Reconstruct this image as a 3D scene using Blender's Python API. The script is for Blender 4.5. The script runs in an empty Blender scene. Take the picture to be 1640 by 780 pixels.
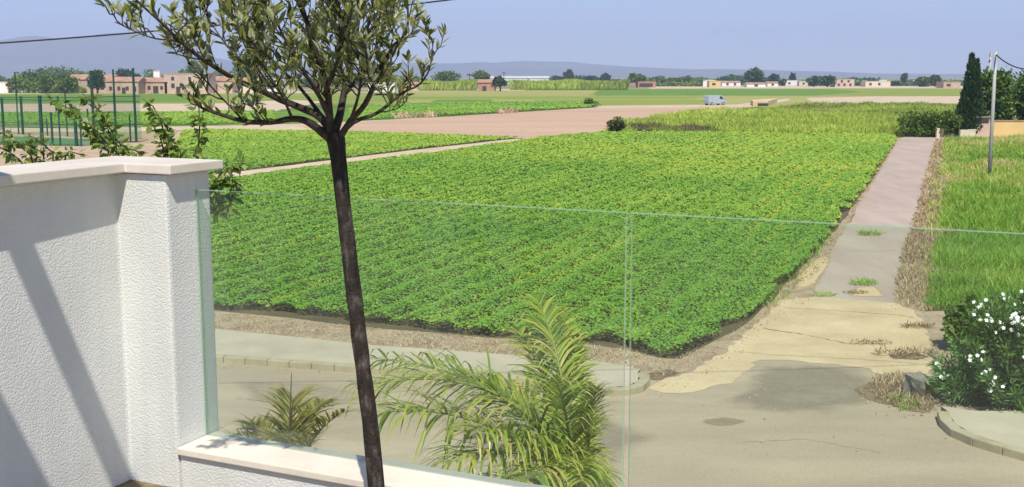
import bpy, bmesh, math, random
import numpy as np
from mathutils.geometry import delaunay_2d_cdt
from mathutils import Vector, Matrix, Euler, noise as mnoise

random.seed(7)
rng = np.random.default_rng(11)
sc = bpy.context.scene
COL = sc.collection
R = math.radians

# ------------------------------------------------------------------ camera
W_, H_, F_ = 1640.0, 780.0, 1800.0
SUN_AZ, SUN_EL = 175.0, 56.0     # degrees; azimuth clockwise from +Y
PITCH = math.atan(268.0 / F_)
CZ = 6.0
cp, sp = math.cos(PITCH), math.sin(PITCH)
cam = bpy.data.cameras.new("camera")
cam.sensor_width = 36.0
cam.lens = 36.0 * F_ / W_
cam.clip_start = 0.05
cam.clip_end = 40000
cam_o = bpy.data.objects.new("camera", cam)
COL.objects.link(cam_o)
cam_o.location = (0, 0, CZ)
cam_o.rotation_euler = (math.pi / 2 - PITCH, 0, 0)
sc.camera = cam_o


def ray(px, py):
    v = (390.0 - py) / F_
    return Vector(((px - 820.0) / F_, cp + v * sp, v * cp - sp))


def G(px, py, z=0.0):
    d = ray(px, py)
    t = (z - CZ) / d.z
    return Vector((d.x * t, d.y * t, z))


def D(px, py, Y):
    d = ray(px, py)
    t = Y / d.y
    return Vector((d.x * t, Y, CZ + d.z * t))


# ------------------------------------------------------------------ materials
def newmat(name):
    m = bpy.data.materials.new(name)
    m.use_nodes = True
    nt = m.node_tree
    for n in list(nt.nodes):
        nt.nodes.remove(n)
    out = nt.nodes.new("ShaderNodeOutputMaterial")
    return m, nt, out


def N(nt, typ, **kw):
    n = nt.nodes.new(typ)
    for k, v in kw.items():
        if k in n.inputs.keys():
            n.inputs[k].default_value = v
        else:
            setattr(n, k, v)
    return n


def ramp(nt, stops):
    r = nt.nodes.new("ShaderNodeValToRGB")
    el = r.color_ramp.elements
    while len(el) < len(stops):
        el.new(0.5)
    for e, (p, c) in zip(el, stops):
        e.position = p
        e.color = (c[0], c[1], c[2], 1)
    return r


def c4(c):
    return (c[0], c[1], c[2], 1)


def mat_noise(name, c1, c2, scale=1.0, rough=0.85, bump=0.0, bscale=None, c3=None, spec=0.3, detail=8, stretch=None, bdist=0.02, fine=0.0, fscale=30.0):
    """two/three colour mottled surface with an optional fine speckle and bump"""
    m, nt, out = newmat(name)
    L = nt.links
    tc = N(nt, "ShaderNodeTexCoord")
    src = tc.outputs["Object"]
    if stretch:
        mp = N(nt, "ShaderNodeMapping")
        mp.inputs["Scale"].default_value = stretch[:3]
        if len(stretch) > 3:
            mp.inputs["Rotation"].default_value = (0, 0, stretch[3])
        L.new(src, mp.inputs["Vector"])
        src = mp.outputs[0]
    nz = N(nt, "ShaderNodeTexNoise", Scale=scale, Detail=detail, Roughness=0.62)
    L.new(src, nz.inputs["Vector"])
    stops = [(0.32, c1), (0.68, c2)] if c3 is None else [(0.3, c1), (0.52, c2), (0.72, c3)]
    r = ramp(nt, stops)
    L.new(nz.outputs["Fac"], r.inputs[0])
    col = r.outputs[0]
    if fine > 0:
        nf = N(nt, "ShaderNodeTexNoise", Scale=fscale, Detail=4.0, Roughness=0.7)
        L.new(tc.outputs["Object"], nf.inputs["Vector"])
        mr = N(nt, "ShaderNodeMapRange")
        mr.inputs[1].default_value = 0.3
        mr.inputs[2].default_value = 0.7
        mr.inputs[3].default_value = 1 - fine
        mr.inputs[4].default_value = 1 + fine
        L.new(nf.outputs["Fac"], mr.inputs[0])
        mx = N(nt, "ShaderNodeVectorMath", operation="SCALE")
        L.new(col, mx.inputs[0])
        L.new(mr.outputs[0], mx.inputs["Scale"])
        col = mx.outputs[0]
    p = N(nt, "ShaderNodeBsdfPrincipled", Roughness=rough)
    p.inputs["Specular IOR Level"].default_value = spec
    L.new(col, p.inputs["Base Color"])
    if bump > 0:
        nb = N(nt, "ShaderNodeTexNoise", Scale=bscale or scale * 6, Detail=5.0)
        L.new(tc.outputs["Object"], nb.inputs["Vector"])
        b = N(nt, "ShaderNodeBump", Strength=bump, Distance=bdist)
        L.new(nb.outputs["Fac"], b.inputs["Height"])
        L.new(b.outputs[0], p.inputs["Normal"])
    L.new(p.outputs[0], out.inputs[0])
    return m


def mat_leaf(name, stops, rough=0.5, trans=0.3, spec=0.3, tcol=None):
    """leaf colour chosen by the per-leaf 'tint' attribute"""
    m, nt, out = newmat(name)
    L = nt.links
    at = N(nt, "ShaderNodeAttribute", attribute_name="tint")
    r = ramp(nt, stops)
    L.new(at.outputs["Fac"], r.inputs[0])
    p = N(nt, "ShaderNodeBsdfPrincipled", Roughness=rough)
    p.inputs["Specular IOR Level"].default_value = spec
    L.new(r.outputs[0], p.inputs["Base Color"])
    t = N(nt, "ShaderNodeBsdfTranslucent")
    hs = N(nt, "ShaderNodeMix", data_type="RGBA", blend_type="MULTIPLY")
    hs.inputs[0].default_value = 1.0
    L.new(r.outputs[0], hs.inputs[6])
    hs.inputs[7].default_value = c4(tcol or (1.5, 1.5, 0.6))
    L.new(hs.outputs[2], t.inputs["Color"])
    mx = N(nt, "ShaderNodeMixShader")
    mx.inputs[0].default_value = trans
    L.new(p.outputs[0], mx.inputs[1])
    L.new(t.outputs[0], mx.inputs[2])
    L.new(mx.outputs[0], out.inputs[0])
    return m


def olive_under(m):
    nt = m.node_tree
    L = nt.links
    p = next(n for n in nt.nodes if n.type == "BSDF_PRINCIPLED")
    src = p.inputs["Base Color"].links[0].from_socket
    ge = N(nt, "ShaderNodeNewGeometry")
    mx = N(nt, "ShaderNodeMix", data_type="RGBA")
    L.new(ge.outputs["Backfacing"], mx.inputs[0])
    L.new(src, mx.inputs[6])
    mx.inputs[7].default_value = (0.33, 0.35, 0.24, 1)
    L.new(mx.outputs[2], p.inputs["Base Color"])


def mat_flat(name, c, rough=0.6, metal=0.0, spec=0.4):
    m, nt, out = newmat(name)
    L = nt.links
    tc = N(nt, "ShaderNodeTexCoord")
    nz = N(nt, "ShaderNodeTexNoise", Scale=2.5, Detail=6.0)
    L.new(tc.outputs["Object"], nz.inputs["Vector"])
    r = ramp(nt, [(0.3, [x * 0.86 for x in c]), (0.7, [min(1, x * 1.1) for x in c])])
    L.new(nz.outputs["Fac"], r.inputs[0])
    p = N(nt, "ShaderNodeBsdfPrincipled", Roughness=rough, Metallic=metal)
    p.inputs["Specular IOR Level"].default_value = spec
    L.new(r.outputs[0], p.inputs["Base Color"])
    L.new(p.outputs[0], out.inputs[0])
    return m


def mat_stucco():
    m, nt, out = newmat("white stucco")
    L = nt.links
    tc = N(nt, "ShaderNodeTexCoord")
    n1 = N(nt, "ShaderNodeTexNoise", Scale=135.0, Detail=3.0, Roughness=0.55)
    n2 = N(nt, "ShaderNodeTexNoise", Scale=3.0, Detail=4.0)
    L.new(tc.outputs["Object"], n1.inputs["Vector"])
    L.new(tc.outputs["Object"], n2.inputs["Vector"])
    r0 = ramp(nt, [(0.35, (0, 0, 0)), (0.6, (1, 1, 1))])
    L.new(n1.outputs["Fac"], r0.inputs[0])
    r = ramp(nt, [(0.3, (0.65, 0.65, 0.62)), (0.7, (0.71, 0.71, 0.675))])
    L.new(n2.outputs["Fac"], r.inputs[0])
    mp = N(nt, "ShaderNodeMapping")
    mp.inputs["Scale"].default_value = (9, 9, 0.7)
    L.new(tc.outputs["Object"], mp.inputs["Vector"])
    n3 = N(nt, "ShaderNodeTexNoise", Scale=1.0, Detail=6.0, Roughness=0.65)
    L.new(mp.outputs[0], n3.inputs["Vector"])
    r3 = ramp(nt, [(0.38, (0.93, 0.935, 0.935)), (0.62, (1, 1, 1))])
    L.new(n3.outputs["Fac"], r3.inputs[0])
    ml = N(nt, "ShaderNodeMix", data_type="RGBA", blend_type="MULTIPLY")
    ml.inputs[0].default_value = 1.0
    L.new(r.outputs[0], ml.inputs[6]); L.new(r3.outputs[0], ml.inputs[7])
    b = N(nt, "ShaderNodeBump", Strength=0.45, Distance=0.0035)
    L.new(r0.outputs[0], b.inputs["Height"])
    p = N(nt, "ShaderNodeBsdfPrincipled", Roughness=0.8)
    L.new(ml.outputs[2], p.inputs["Base Color"])
    L.new(b.outputs[0], p.inputs["Normal"])
    L.new(p.outputs[0], out.inputs[0])
    return m


def mat_glass(name, tint, refl=1.0, film=0.0):
    m, nt, out = newmat(name)
    L = nt.links
    t = N(nt, "ShaderNodeBsdfTransparent", Color=c4(tint))
    g = N(nt, "ShaderNodeBsdfGlossy", Roughness=0.02, Color=(1, 1, 1, 1))
    fr = N(nt, "ShaderNodeFresnel", IOR=1.45)
    mu = N(nt, "ShaderNodeMath", operation="MULTIPLY")
    mu.inputs[1].default_value = refl
    L.new(fr.outputs[0], mu.inputs[0])
    mx = N(nt, "ShaderNodeMixShader")
    L.new(mu.outputs[0], mx.inputs[0])
    L.new(t.outputs[0], mx.inputs[1])
    L.new(g.outputs[0], mx.inputs[2])
    if film > 0:
        tc = N(nt, "ShaderNodeTexCoord")
        nz = N(nt, "ShaderNodeTexNoise", Scale=3.5, Detail=8.0, Roughness=0.7)
        L.new(tc.outputs["Object"], nz.inputs["Vector"])
        mr = N(nt, "ShaderNodeMapRange")
        mr.inputs[1].default_value = 0.35; mr.inputs[2].default_value = 0.75
        mr.inputs[3].default_value = film * 0.3; mr.inputs[4].default_value = film * 1.7
        L.new(nz.outputs["Fac"], mr.inputs[0])
        df = N(nt, "ShaderNodeBsdfDiffuse", Color=(0.75, 0.78, 0.74, 1))
        m2 = N(nt, "ShaderNodeMixShader")
        L.new(mr.outputs[0], m2.inputs[0]); L.new(mx.outputs[0], m2.inputs[1]); L.new(df.outputs[0], m2.inputs[2])
        mx = m2
    L.new(mx.outputs[0], out.inputs[0])
    return m


def mat_edge():
    m, nt, out = newmat("polished pane edge")
    L = nt.links
    t = N(nt, "ShaderNodeBsdfTransparent", Color=(0.80, 0.95, 0.86, 1))
    p = N(nt, "ShaderNodeBsdfPrincipled", Roughness=0.2)
    p.inputs["Base Color"].default_value = (0.50, 0.62, 0.46, 1)
    mx = N(nt, "ShaderNodeMixShader")
    mx.inputs[0].default_value = 0.35
    L.new(t.outputs[0], mx.inputs[1]); L.new(p.outputs[0], mx.inputs[2]); L.new(mx.outputs[0], out.inputs[0])
    return m


M = {}
M["stucco"] = mat_stucco()
M["coping"] = mat_noise("cream coping stone", (0.62, 0.55, 0.46), (0.72, 0.66, 0.57), 4, 0.55, 0.1, 60, fine=0.05, fscale=80, bdist=0.004)
M["floor_soil"] = mat_noise("planting bed soil", (0.10, 0.075, 0.045), (0.25, 0.2, 0.12), 14, 0.95, 0.6, 60)
M["glass"] = mat_glass("pane glass", (0.905, 0.955, 0.912), 0.4, film=0.012)
M["glass_edge"] = mat_edge()
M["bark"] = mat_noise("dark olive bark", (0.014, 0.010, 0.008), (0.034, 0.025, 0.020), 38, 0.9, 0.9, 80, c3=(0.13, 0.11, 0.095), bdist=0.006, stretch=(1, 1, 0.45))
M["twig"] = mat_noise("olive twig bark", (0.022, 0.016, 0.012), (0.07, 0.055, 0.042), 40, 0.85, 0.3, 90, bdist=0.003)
M["trunk"] = mat_noise("tree bark", (0.06, 0.045, 0.03), (0.14, 0.11, 0.08), 6, 0.9)
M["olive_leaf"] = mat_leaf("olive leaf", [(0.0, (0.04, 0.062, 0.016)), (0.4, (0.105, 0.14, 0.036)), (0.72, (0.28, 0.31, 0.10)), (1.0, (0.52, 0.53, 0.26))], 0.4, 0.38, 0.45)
olive_under(M["olive_leaf"])
M["crop"] = mat_leaf("sweet potato leaf", [(0.0, (0.08, 0.205, 0.030)), (0.4, (0.185, 0.36, 0.042)), (0.75, (0.355, 0.455, 0.052)), (1.0, (0.50, 0.50, 0.09))], 0.5, 0.22, 0.3, tcol=(1.3, 1.3, 0.7))
M["crop_soil"] = mat_noise("crop soil", (0.085, 0.07, 0.035), (0.15, 0.12, 0.06), 0.8, 0.95, 0.4, 6)
M["grass"] = mat_leaf("weedy grass", [(0.0, (0.16, 0.32, 0.045)), (0.45, (0.29, 0.48, 0.065)), (0.75, (0.48, 0.55, 0.11)), (1.0, (0.62, 0.54, 0.26))], 0.6, 0.28)
M["reed"] = mat_leaf("reed blade", [(0.0, (0.17, 0.13, 0.08)), (0.3, (0.24, 0.31, 0.06)), (0.7, (0.47, 0.60, 0.09)), (1.0, (0.64, 0.60, 0.22))], 0.6, 0.28)
M["straw"] = mat_leaf("dry straw", [(0.0, (0.22, 0.16, 0.095)), (0.5, (0.46, 0.35, 0.21)), (1.0, (0.66, 0.54, 0.35))], 0.8, 0.15, tcol=(1, 0.9, 0.7))
M["palm_leaf"] = mat_leaf("palm leaflet", [(0.0, (0.05, 0.10, 0.014)), (0.45, (0.16, 0.25, 0.03)), (0.8, (0.40, 0.45, 0.07)), (1.0, (0.52, 0.44, 0.14))], 0.35, 0.35, 0.5)
M["palm_gold"] = mat_leaf("yellowed palm leaflet", [(0.0, (0.06, 0.09, 0.02)), (0.5, (0.17, 0.18, 0.035)), (1.0, (0.38, 0.30, 0.07))], 0.4, 0.3, 0.4)
M["rachis"] = mat_flat("palm rib", (0.22, 0.24, 0.06), 0.45)
M["palm_trunk"] = mat_noise("palm trunk", (0.12, 0.09, 0.06), (0.26, 0.21, 0.15), 9, 0.9, 0.6, 30)
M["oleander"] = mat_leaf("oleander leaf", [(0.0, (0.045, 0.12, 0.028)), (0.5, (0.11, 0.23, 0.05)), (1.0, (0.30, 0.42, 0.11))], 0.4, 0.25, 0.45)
M["petal"] = mat_flat("white petal", (0.86, 0.86, 0.80), 0.6)
M["vine_leaf"] = mat_leaf("vine leaf", [(0.0, (0.06, 0.12, 0.02)), (0.5, (0.14, 0.22, 0.04)), (1.0, (0.36, 0.42, 0.12))], 0.4, 0.3, 0.4)
M["tree_dark"] = mat_leaf("dark tree leaf", [(0.0, (0.02, 0.05, 0.018)), (0.6, (0.045, 0.10, 0.03)), (1.0, (0.10, 0.17, 0.045))], 0.6, 0.2)
M["tree_mid"] = mat_leaf("green tree leaf", [(0.0, (0.05, 0.10, 0.018)), (0.6, (0.12, 0.20, 0.03)), (1.0, (0.26, 0.32, 0.07))], 0.6, 0.25)
M["tree_olive"] = mat_leaf("olive green tree leaf", [(0.0, (0.06, 0.07, 0.024)), (0.6, (0.13, 0.14, 0.04)), (1.0, (0.22, 0.22, 0.08))], 0.6, 0.25)
M["tree_lush"] = mat_leaf("lush glossy leaf", [(0.0, (0.035, 0.08, 0.016)), (0.55, (0.11, 0.19, 0.03)), (1.0, (0.30, 0.38, 0.09))], 0.45, 0.25)
M["road"] = mat_noise("worn street", (0.335, 0.27, 0.19), (0.40, 0.325, 0.23), 0.35, 0.9, 0.25, 40, c3=(0.47, 0.385, 0.272), fine=0.13, fscale=26, stretch=(0.5, 1.6, 1, 0.15), bdist=0.006)
M["road_patch"] = mat_noise("darker asphalt repair", (0.24, 0.225, 0.18), (0.32, 0.30, 0.235), 0.9, 0.9, 0.2, 50, c3=(0.42, 0.385, 0.29), fine=0.1, fscale=26, bdist=0.006)
M["stain"] = mat_noise("damp stain", (0.28, 0.245, 0.165), (0.34, 0.30, 0.21), 2, 0.8, fine=0.06)
M["apron"] = mat_noise("pale concrete", (0.48, 0.365, 0.215), (0.58, 0.445, 0.27), 0.7, 0.9, 0.2, 30, c3=(0.66, 0.52, 0.325), fine=0.09, fscale=18, bdist=0.006)
M["lane"] = mat_noise("pinkish concrete lane", (0.36, 0.285, 0.23), (0.42, 0.335, 0.275), 0.5, 0.9, 0.15, 30, c3=(0.47, 0.385, 0.31), fine=0.06, fscale=14, stretch=(1.5, 0.4, 1, -0.37), bdist=0.006)
M["pavement"] = mat_noise("pavement tiles", (0.42, 0.36, 0.26), (0.52, 0.455, 0.34), 0.9, 0.9, 0.1, 20, fine=0.05, fscale=30)
M["kerb"] = mat_noise("kerb concrete", (0.35, 0.30, 0.19), (0.48, 0.415, 0.28), 2.2, 0.9, 0.15, 50, fine=0.07, fscale=40, bdist=0.005)
M["verge"] = mat_noise("dry verge earth", (0.27, 0.19, 0.125), (0.40, 0.30, 0.20), 1.8, 0.95, 0.7, 14, c3=(0.46, 0.37, 0.26), fine=0.15, fscale=9, bdist=0.05)
M["dirt"] = mat_noise("pale dirt track", (0.46, 0.36, 0.24), (0.60, 0.48, 0.34), 0.25, 0.95, fine=0.06, fscale=3)
M["yard"] = mat_noise("bare tan yard", (0.36, 0.26, 0.165), (0.46, 0.34, 0.22), 0.3, 0.95, 0.3, 3, c3=(0.54, 0.41, 0.27), fine=0.1, fscale=2, bdist=0.05)
M["plough"] = mat_noise("ploughed pink earth", (0.42, 0.285, 0.19), (0.485, 0.335, 0.225), 0.06, 0.95, 0.5, 0.9, c3=(0.53, 0.375, 0.255), fine=0.07, fscale=1.2, stretch=(0.4, 2.2, 1, -0.25), bdist=0.2)
M["g_bright"] = mat_noise("bright crop strip", (0.085, 0.18, 0.014), (0.15, 0.26, 0.025), 0.12, 0.9, 0.5, 0.8, fine=0.25, fscale=1.4, bdist=0.3)
M["g_mid"] = mat_noise("mid green strip", (0.17, 0.23, 0.025), (0.25, 0.30, 0.045), 0.03, 0.9, 0.4, 0.5, fine=0.15, fscale=0.7, stretch=(0.4, 2, 1), bdist=0.3)
M["g_yellow"] = mat_noise("yellowing strip", (0.26, 0.27, 0.06), (0.35, 0.34, 0.10), 0.025, 0.95, 0.3, 0.4, fine=0.12, fscale=0.6, stretch=(0.4, 2, 1), bdist=0.3)
M["g_olive"] = mat_noise("stubble strip", (0.19, 0.17, 0.07), (0.28, 0.24, 0.11), 0.03, 0.95, fine=0.15, fscale=0.6, stretch=(0.4, 2, 1))
M["post_green"] = mat_flat("green painted steel", (0.014, 0.075, 0.05), 0.45)
M["court"] = mat_noise("green court turf", (0.06, 0.16, 0.06), (0.09, 0.21, 0.08), 0.6, 0.9)
M["galv"] = mat_flat("weathered grey post", (0.40, 0.41, 0.38), 0.6)
M["wire"] = mat_flat("black cable", (0.02, 0.02, 0.022), 0.6)
M["terracotta"] = mat_noise("pale brick wall", (0.40, 0.27, 0.20), (0.54, 0.38, 0.29), 0.25, 0.9, fine=0.12, fscale=1.5)
M["rose"] = mat_noise("rose render", (0.48, 0.34, 0.27), (0.60, 0.45, 0.36), 0.2, 0.9, fine=0.08, fscale=1.2)
M["roof_tile"] = mat_noise("clay roof tiles", (0.30, 0.17, 0.11), (0.46, 0.29, 0.20), 0.5, 0.9, fine=0.15, fscale=2)
M["white_wall"] = mat_noise("white render", (0.68, 0.66, 0.62), (0.78, 0.76, 0.72), 0.3, 0.9)
M["ochre_wall"] = mat_noise("ochre render", (0.62, 0.43, 0.17), (0.70, 0.50, 0.22), 0.35, 0.9, fine=0.04)
M["cream_wall"] = mat_noise("cream render", (0.60, 0.52, 0.38), (0.70, 0.62, 0.47), 0.8, 0.9, fine=0.06)
M["hole"] = mat_flat("dark opening", (0.05, 0.045, 0.04), 0.5)
M["brick"] = mat_noise("red brick", (0.36, 0.18, 0.12), (0.48, 0.26, 0.18), 0.8, 0.9, fine=0.15, fscale=3)
M["plastic"] = mat_noise("greenhouse plastic", (0.50, 0.50, 0.48), (0.6, 0.6, 0.56), 0.1, 0.5)
M["stone"] = mat_noise("grey stone", (0.16, 0.15, 0.12), (0.30, 0.28, 0.22), 5, 0.9, 0.6, 20)
M["van_paint"] = mat_flat("pale blue grey paint", (0.36, 0.42, 0.46), 0.3)
M["van_glass"] = mat_flat("van window", (0.03, 0.04, 0.05), 0.1)
M["rubber"] = mat_flat("tyre rubber", (0.02, 0.02, 0.02), 0.8)
M["lamp"] = mat_flat("headlight lens", (0.7, 0.7, 0.68), 0.15)
M["hill"] = mat_noise("scrubby hills", (0.07, 0.085, 0.055), (0.15, 0.14, 0.10), 0.0012, 0.95, 0.5, 0.004, bdist=40)
M["timber"] = mat_noise("pergola timber", (0.18, 0.11, 0.06), (0.28, 0.18, 0.10), 6, 0.7)
M["tile_floor"] = mat_noise("terrace tiles", (0.42, 0.36, 0.28), (0.5, 0.44, 0.35), 3, 0.7)


def mat_terrain():
    m, nt, out = newmat("farmland")
    L = nt.links
    tc = N(nt, "ShaderNodeTexCoord")
    mp = N(nt, "ShaderNodeMapping")
    mp.inputs["Scale"].default_value = (0.008, 0.016, 1)
    mp.inputs["Rotation"].default_value = (0, 0, 0.2)
    L.new(tc.outputs["Object"], mp.inputs["Vector"])
    vo = N(nt, "ShaderNodeTexVoronoi", Scale=1.0, distance="CHEBYCHEV")
    L.new(mp.outputs[0], vo.inputs["Vector"])
    sep = N(nt, "ShaderNodeSeparateColor")
    L.new(vo.outputs["Color"], sep.inputs[0])
    r = ramp(nt, [(0.0, (0.09, 0.15, 0.03)), (0.25, (0.14, 0.19, 0.04)), (0.5, (0.22, 0.22, 0.08)), (0.75, (0.30, 0.25, 0.13)), (1.0, (0.40, 0.31, 0.20))])
    L.new(sep.outputs[0], r.inputs[0])
    nz = N(nt, "ShaderNodeTexNoise", Scale=0.2, Detail=8.0)
    L.new(tc.outputs["Object"], nz.inputs["Vector"])
    mr = N(nt, "ShaderNodeMapRange")
    mr.inputs[3].default_value = 0.75
    mr.inputs[4].default_value = 1.25
    L.new(nz.outputs["Fac"], mr.inputs[0])
    mx = N(nt, "ShaderNodeVectorMath", operation="SCALE")
    L.new(r.outputs[0], mx.inputs[0])
    L.new(mr.outputs[0], mx.inputs["Scale"])
    p = N(nt, "ShaderNodeBsdfPrincipled", Roughness=0.95)
    p.inputs["Specular IOR Level"].default_value = 0.1
    L.new(mx.outputs[0], p.inputs["Base Color"])
    L.new(p.outputs[0], out.inputs[0])
    return m


M["terrain"] = mat_terrain()


# ------------------------------------------------------------------ object helpers
def tag(o, label=None, cat=None, group=None, kind=None):
    if label: o["label"] = label
    if cat: o["category"] = cat
    if group: o["group"] = group
    if kind: o["kind"] = kind
    return o


def empty(name, loc, label, cat, group=None, rz=0.0):
    o = bpy.data.objects.new(name, None)
    o.empty_display_size = 0.2
    COL.objects.link(o)
    o.location = loc
    o.rotation_euler = (0, 0, rz)
    return tag(o, label, cat, group)


def link(name, me, mat, parent=None, world=True):
    """link a mesh; world=True: vertices are world coordinates, kept so under a parent"""
    if isinstance(mat, (list, tuple)):
        for x in mat: me.materials.append(x)
    elif mat is not None:
        me.materials.append(mat)
    o = bpy.data.objects.new(name, me)
    COL.objects.link(o)
    if parent is not None:
        o.parent = parent
        if world:
            root = parent
            mw = Matrix.Identity(4)
            chain = []
            while root is not None:
                chain.append(root); root = root.parent
            for c in reversed(chain):
                mw = mw @ Matrix.LocRotScale(c.location, c.rotation_euler, c.scale)
            # fold the parent's transform into the mesh so the child's own transform stays identity
            me.transform(mw.inverted())
    return o


class MB:
    def __init__(s):
        s.v, s.f, s.mi = [], [], []

    def add(s, vs, fs, mi=0):
        b = len(s.v)
        s.v += [tuple(v) for v in vs]
        s.f += [tuple(b + i for i in f) for f in fs]
        s.mi += [mi] * len(fs)

    def box(s, c, size, rz=0.0, mi=0, taper=1.0):
        x, y, z = size[0] / 2, size[1] / 2, size[2] / 2
        ca, sa = math.cos(rz), math.sin(rz)
        vs = []
        for dz, k in ((-z, 1.0), (z, taper)):
            for dx, dy in ((-x, -y), (x, -y), (x, y), (-x, y)):
                dx, dy = dx * k, dy * k
                vs.append((c[0] + dx * ca - dy * sa, c[1] + dx * sa + dy * ca, c[2] + dz))
        s.add(vs, [(3, 2, 1, 0), (4, 5, 6, 7), (0, 1, 5, 4), (1, 2, 6, 5), (2, 3, 7, 6), (3, 0, 4, 7)], mi)

    def prism(s, poly, z0, z1, mi=0):
        n = len(poly)
        a = sum(poly[i][0] * poly[(i + 1) % n][1] - poly[(i + 1) % n][0] * poly[i][1] for i in range(n))
        if a < 0: poly = list(reversed(poly))
        vs = [(p[0], p[1], z0) for p in poly] + [(p[0], p[1], z1) for p in poly]
        fs = [tuple(reversed(range(n))), tuple(range(n, 2 * n))]
        fs += [(i, (i + 1) % n, n + (i + 1) % n, n + i) for i in range(n)]
        s.add(vs, fs, mi)

    def tube(s, pts, rad, seg=8, cap=True, mi=0, wob=0.0):
        pts = [Vector(p) for p in pts]
        n = len(pts)
        if not isinstance(rad, (list, tuple)): rad = [rad] * n
        b = len(s.v)
        up = Vector((0.3, 0.2, 1)).normalized()
        for i, p in enumerate(pts):
            t = (pts[min(i + 1, n - 1)] - pts[max(i - 1, 0)]).normalized()
            u = t.cross(up)
            if u.length < 1e-3: u = t.cross(Vector((1, 0, 0)))
            u.normalize()
            w = t.cross(u)
            for k in range(seg):
                a = 2 * math.pi * k / seg
                rr = rad[i] * (1 + wob * (random.random() - 0.5))
                s.v.append(tuple(p + (u * math.cos(a) + w * math.sin(a)) * rr))
        for i in range(n - 1):
            for k in range(seg):
                k2 = (k + 1) % seg
                s.f.append((b + i * seg + k, b + i * seg + k2, b + (i + 1) * seg + k2, b + (i + 1) * seg + k))
                s.mi.append(mi)
        if cap:
            s.f.append(tuple(b + k for k in reversed(range(seg)))); s.mi.append(mi)
            s.f.append(tuple(b + (n - 1) * seg + k for k in range(seg))); s.mi.append(mi)

    def build(s, name, mat, parent=None, smooth=False, bevel=0.0):
        me = bpy.data.meshes.new(name)
        me.from_pydata(s.v, [], s.f)
        if bevel or True:
            bm = bmesh.new(); bm.from_mesh(me)
            if bevel:
                es = [e for e in bm.edges if len(e.link_faces) == 2 and e.calc_face_angle(0) > 0.5]
                bmesh.ops.bevel(bm, geom=es, offset=bevel, segments=2, affect="EDGES", profile=0.6)
            bmesh.ops.recalc_face_normals(bm, faces=bm.faces)
            bm.to_mesh(me); bm.free()
        if isinstance(mat, (list, tuple)) and not bevel:
            me.polygons.foreach_set("material_index", s.mi)
        if smooth:
            me.polygons.foreach_set("use_smooth", [True] * len(me.polygons))
        me.update()
        return link(name, me, mat, parent)


def quads_obj(name, V, T, mat, parent=None, nper=4):
    """V: (n*nper,3) corner points, one polygon per nper points; T: (n,) tint per polygon"""
    V = np.asarray(V, dtype=np.float32).reshape(-1, 3)
    n = len(V) // nper
    me = bpy.data.meshes.new(name)
    me.vertices.add(n * nper)
    me.vertices.foreach_set("co", V.ravel())
    me.loops.add(n * nper)
    me.loops.foreach_set("vertex_index", np.arange(n * nper, dtype=np.int32))
    me.polygons.add(n)
    me.polygons.foreach_set("loop_start", np.arange(0, n * nper, nper, dtype=np.int32))
    at = me.attributes.new("tint", "FLOAT", "POINT")
    at.data.foreach_set("value", np.repeat(np.asarray(T, dtype=np.float32), nper))
    me.update(calc_edges=True)
    return link(name, me, mat, parent)


def unit(a):
    return a / np.maximum(np.linalg.norm(a, axis=1, keepdims=True), 1e-9)


def rhombs(P, A, Nn, length, width, fold=0.0):
    """leaf rhombs: base at P, axis A, approximate normal Nn"""
    A = unit(A)
    S = unit(np.cross(A, Nn))
    n = unit(np.cross(S, A))
    Lh = np.asarray(length).reshape(-1, 1) * np.ones((len(P), 1))
    Wd = np.asarray(width).reshape(-1, 1) * np.ones((len(P), 1))
    b = P
    m = P + A * Lh * 0.48
    l = m + S * Wd * 0.5 + n * Wd * fold
    r = m - S * Wd * 0.5 + n * Wd * fold
    t = P + A * Lh
    return np.stack([b, r, t, l], axis=1).reshape(-1, 3)


def rnd_dirs(n):
    v = rng.normal(size=(n, 3))
    return unit(v)


def vnoise(x, y, scale, seed=0):
    """smooth value noise in 0..1"""
    r = np.random.default_rng(seed)
    tab = r.random((256, 256))
    u, v = x / scale, y / scale
    i, j = np.floor(u).astype(int), np.floor(v).astype(int)
    fu, fv = u - i, v - j
    fu = fu * fu * (3 - 2 * fu); fv = fv * fv * (3 - 2 * fv)
    g = lambda a, b: tab[a % 256, b % 256]
    return (g(i, j) * (1 - fu) + g(i + 1, j) * fu) * (1 - fv) + (g(i, j + 1) * (1 - fu) + g(i + 1, j + 1) * fu) * fv


def in_poly(x, y, poly):
    inside = np.zeros(len(x), bool)
    n = len(poly)
    j = n - 1
    for i in range(n):
        xi, yi, xj, yj = poly[i][0], poly[i][1], poly[j][0], poly[j][1]
        c = ((yi > y) != (yj > y)) & (x < (xj - xi) * (y - yi) / (yj - yi + 1e-12) + xi)
        inside ^= c
        j = i
    return inside


def scatter(poly, dens, dmax, vis=True):
    """points in a world polygon with density dens(r) per square metre"""
    xs = [p[0] for p in poly]; ys = [p[1] for p in poly]
    x0, x1, y0, y1 = min(xs), max(xs), min(ys), max(ys)
    outx, outy = [], []
    strips = np.linspace(y0, y1, 25)
    for a, b in zip(strips[:-1], strips[1:]):
        d = min(dmax, float(np.max(dens(np.array([a, (a + b) / 2, b])))))
        lo, hi = max(x0, -0.52 * b - 3), min(x1, 0.52 * b + 3)
        if hi <= lo: continue
        n = int(d * (b - a) * (hi - lo))
        x = rng.uniform(lo, hi, n); y = rng.uniform(a, b, n)
        k = in_poly(x, y, poly) & (rng.random(n) < dens(np.hypot(x, y)) / d)
        outx.append(x[k]); outy.append(y[k])
    return np.concatenate(outx), np.concatenate(outy)


def gp(pts, z=0.0):
    return [G(px, py, z) for px, py in pts]


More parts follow.
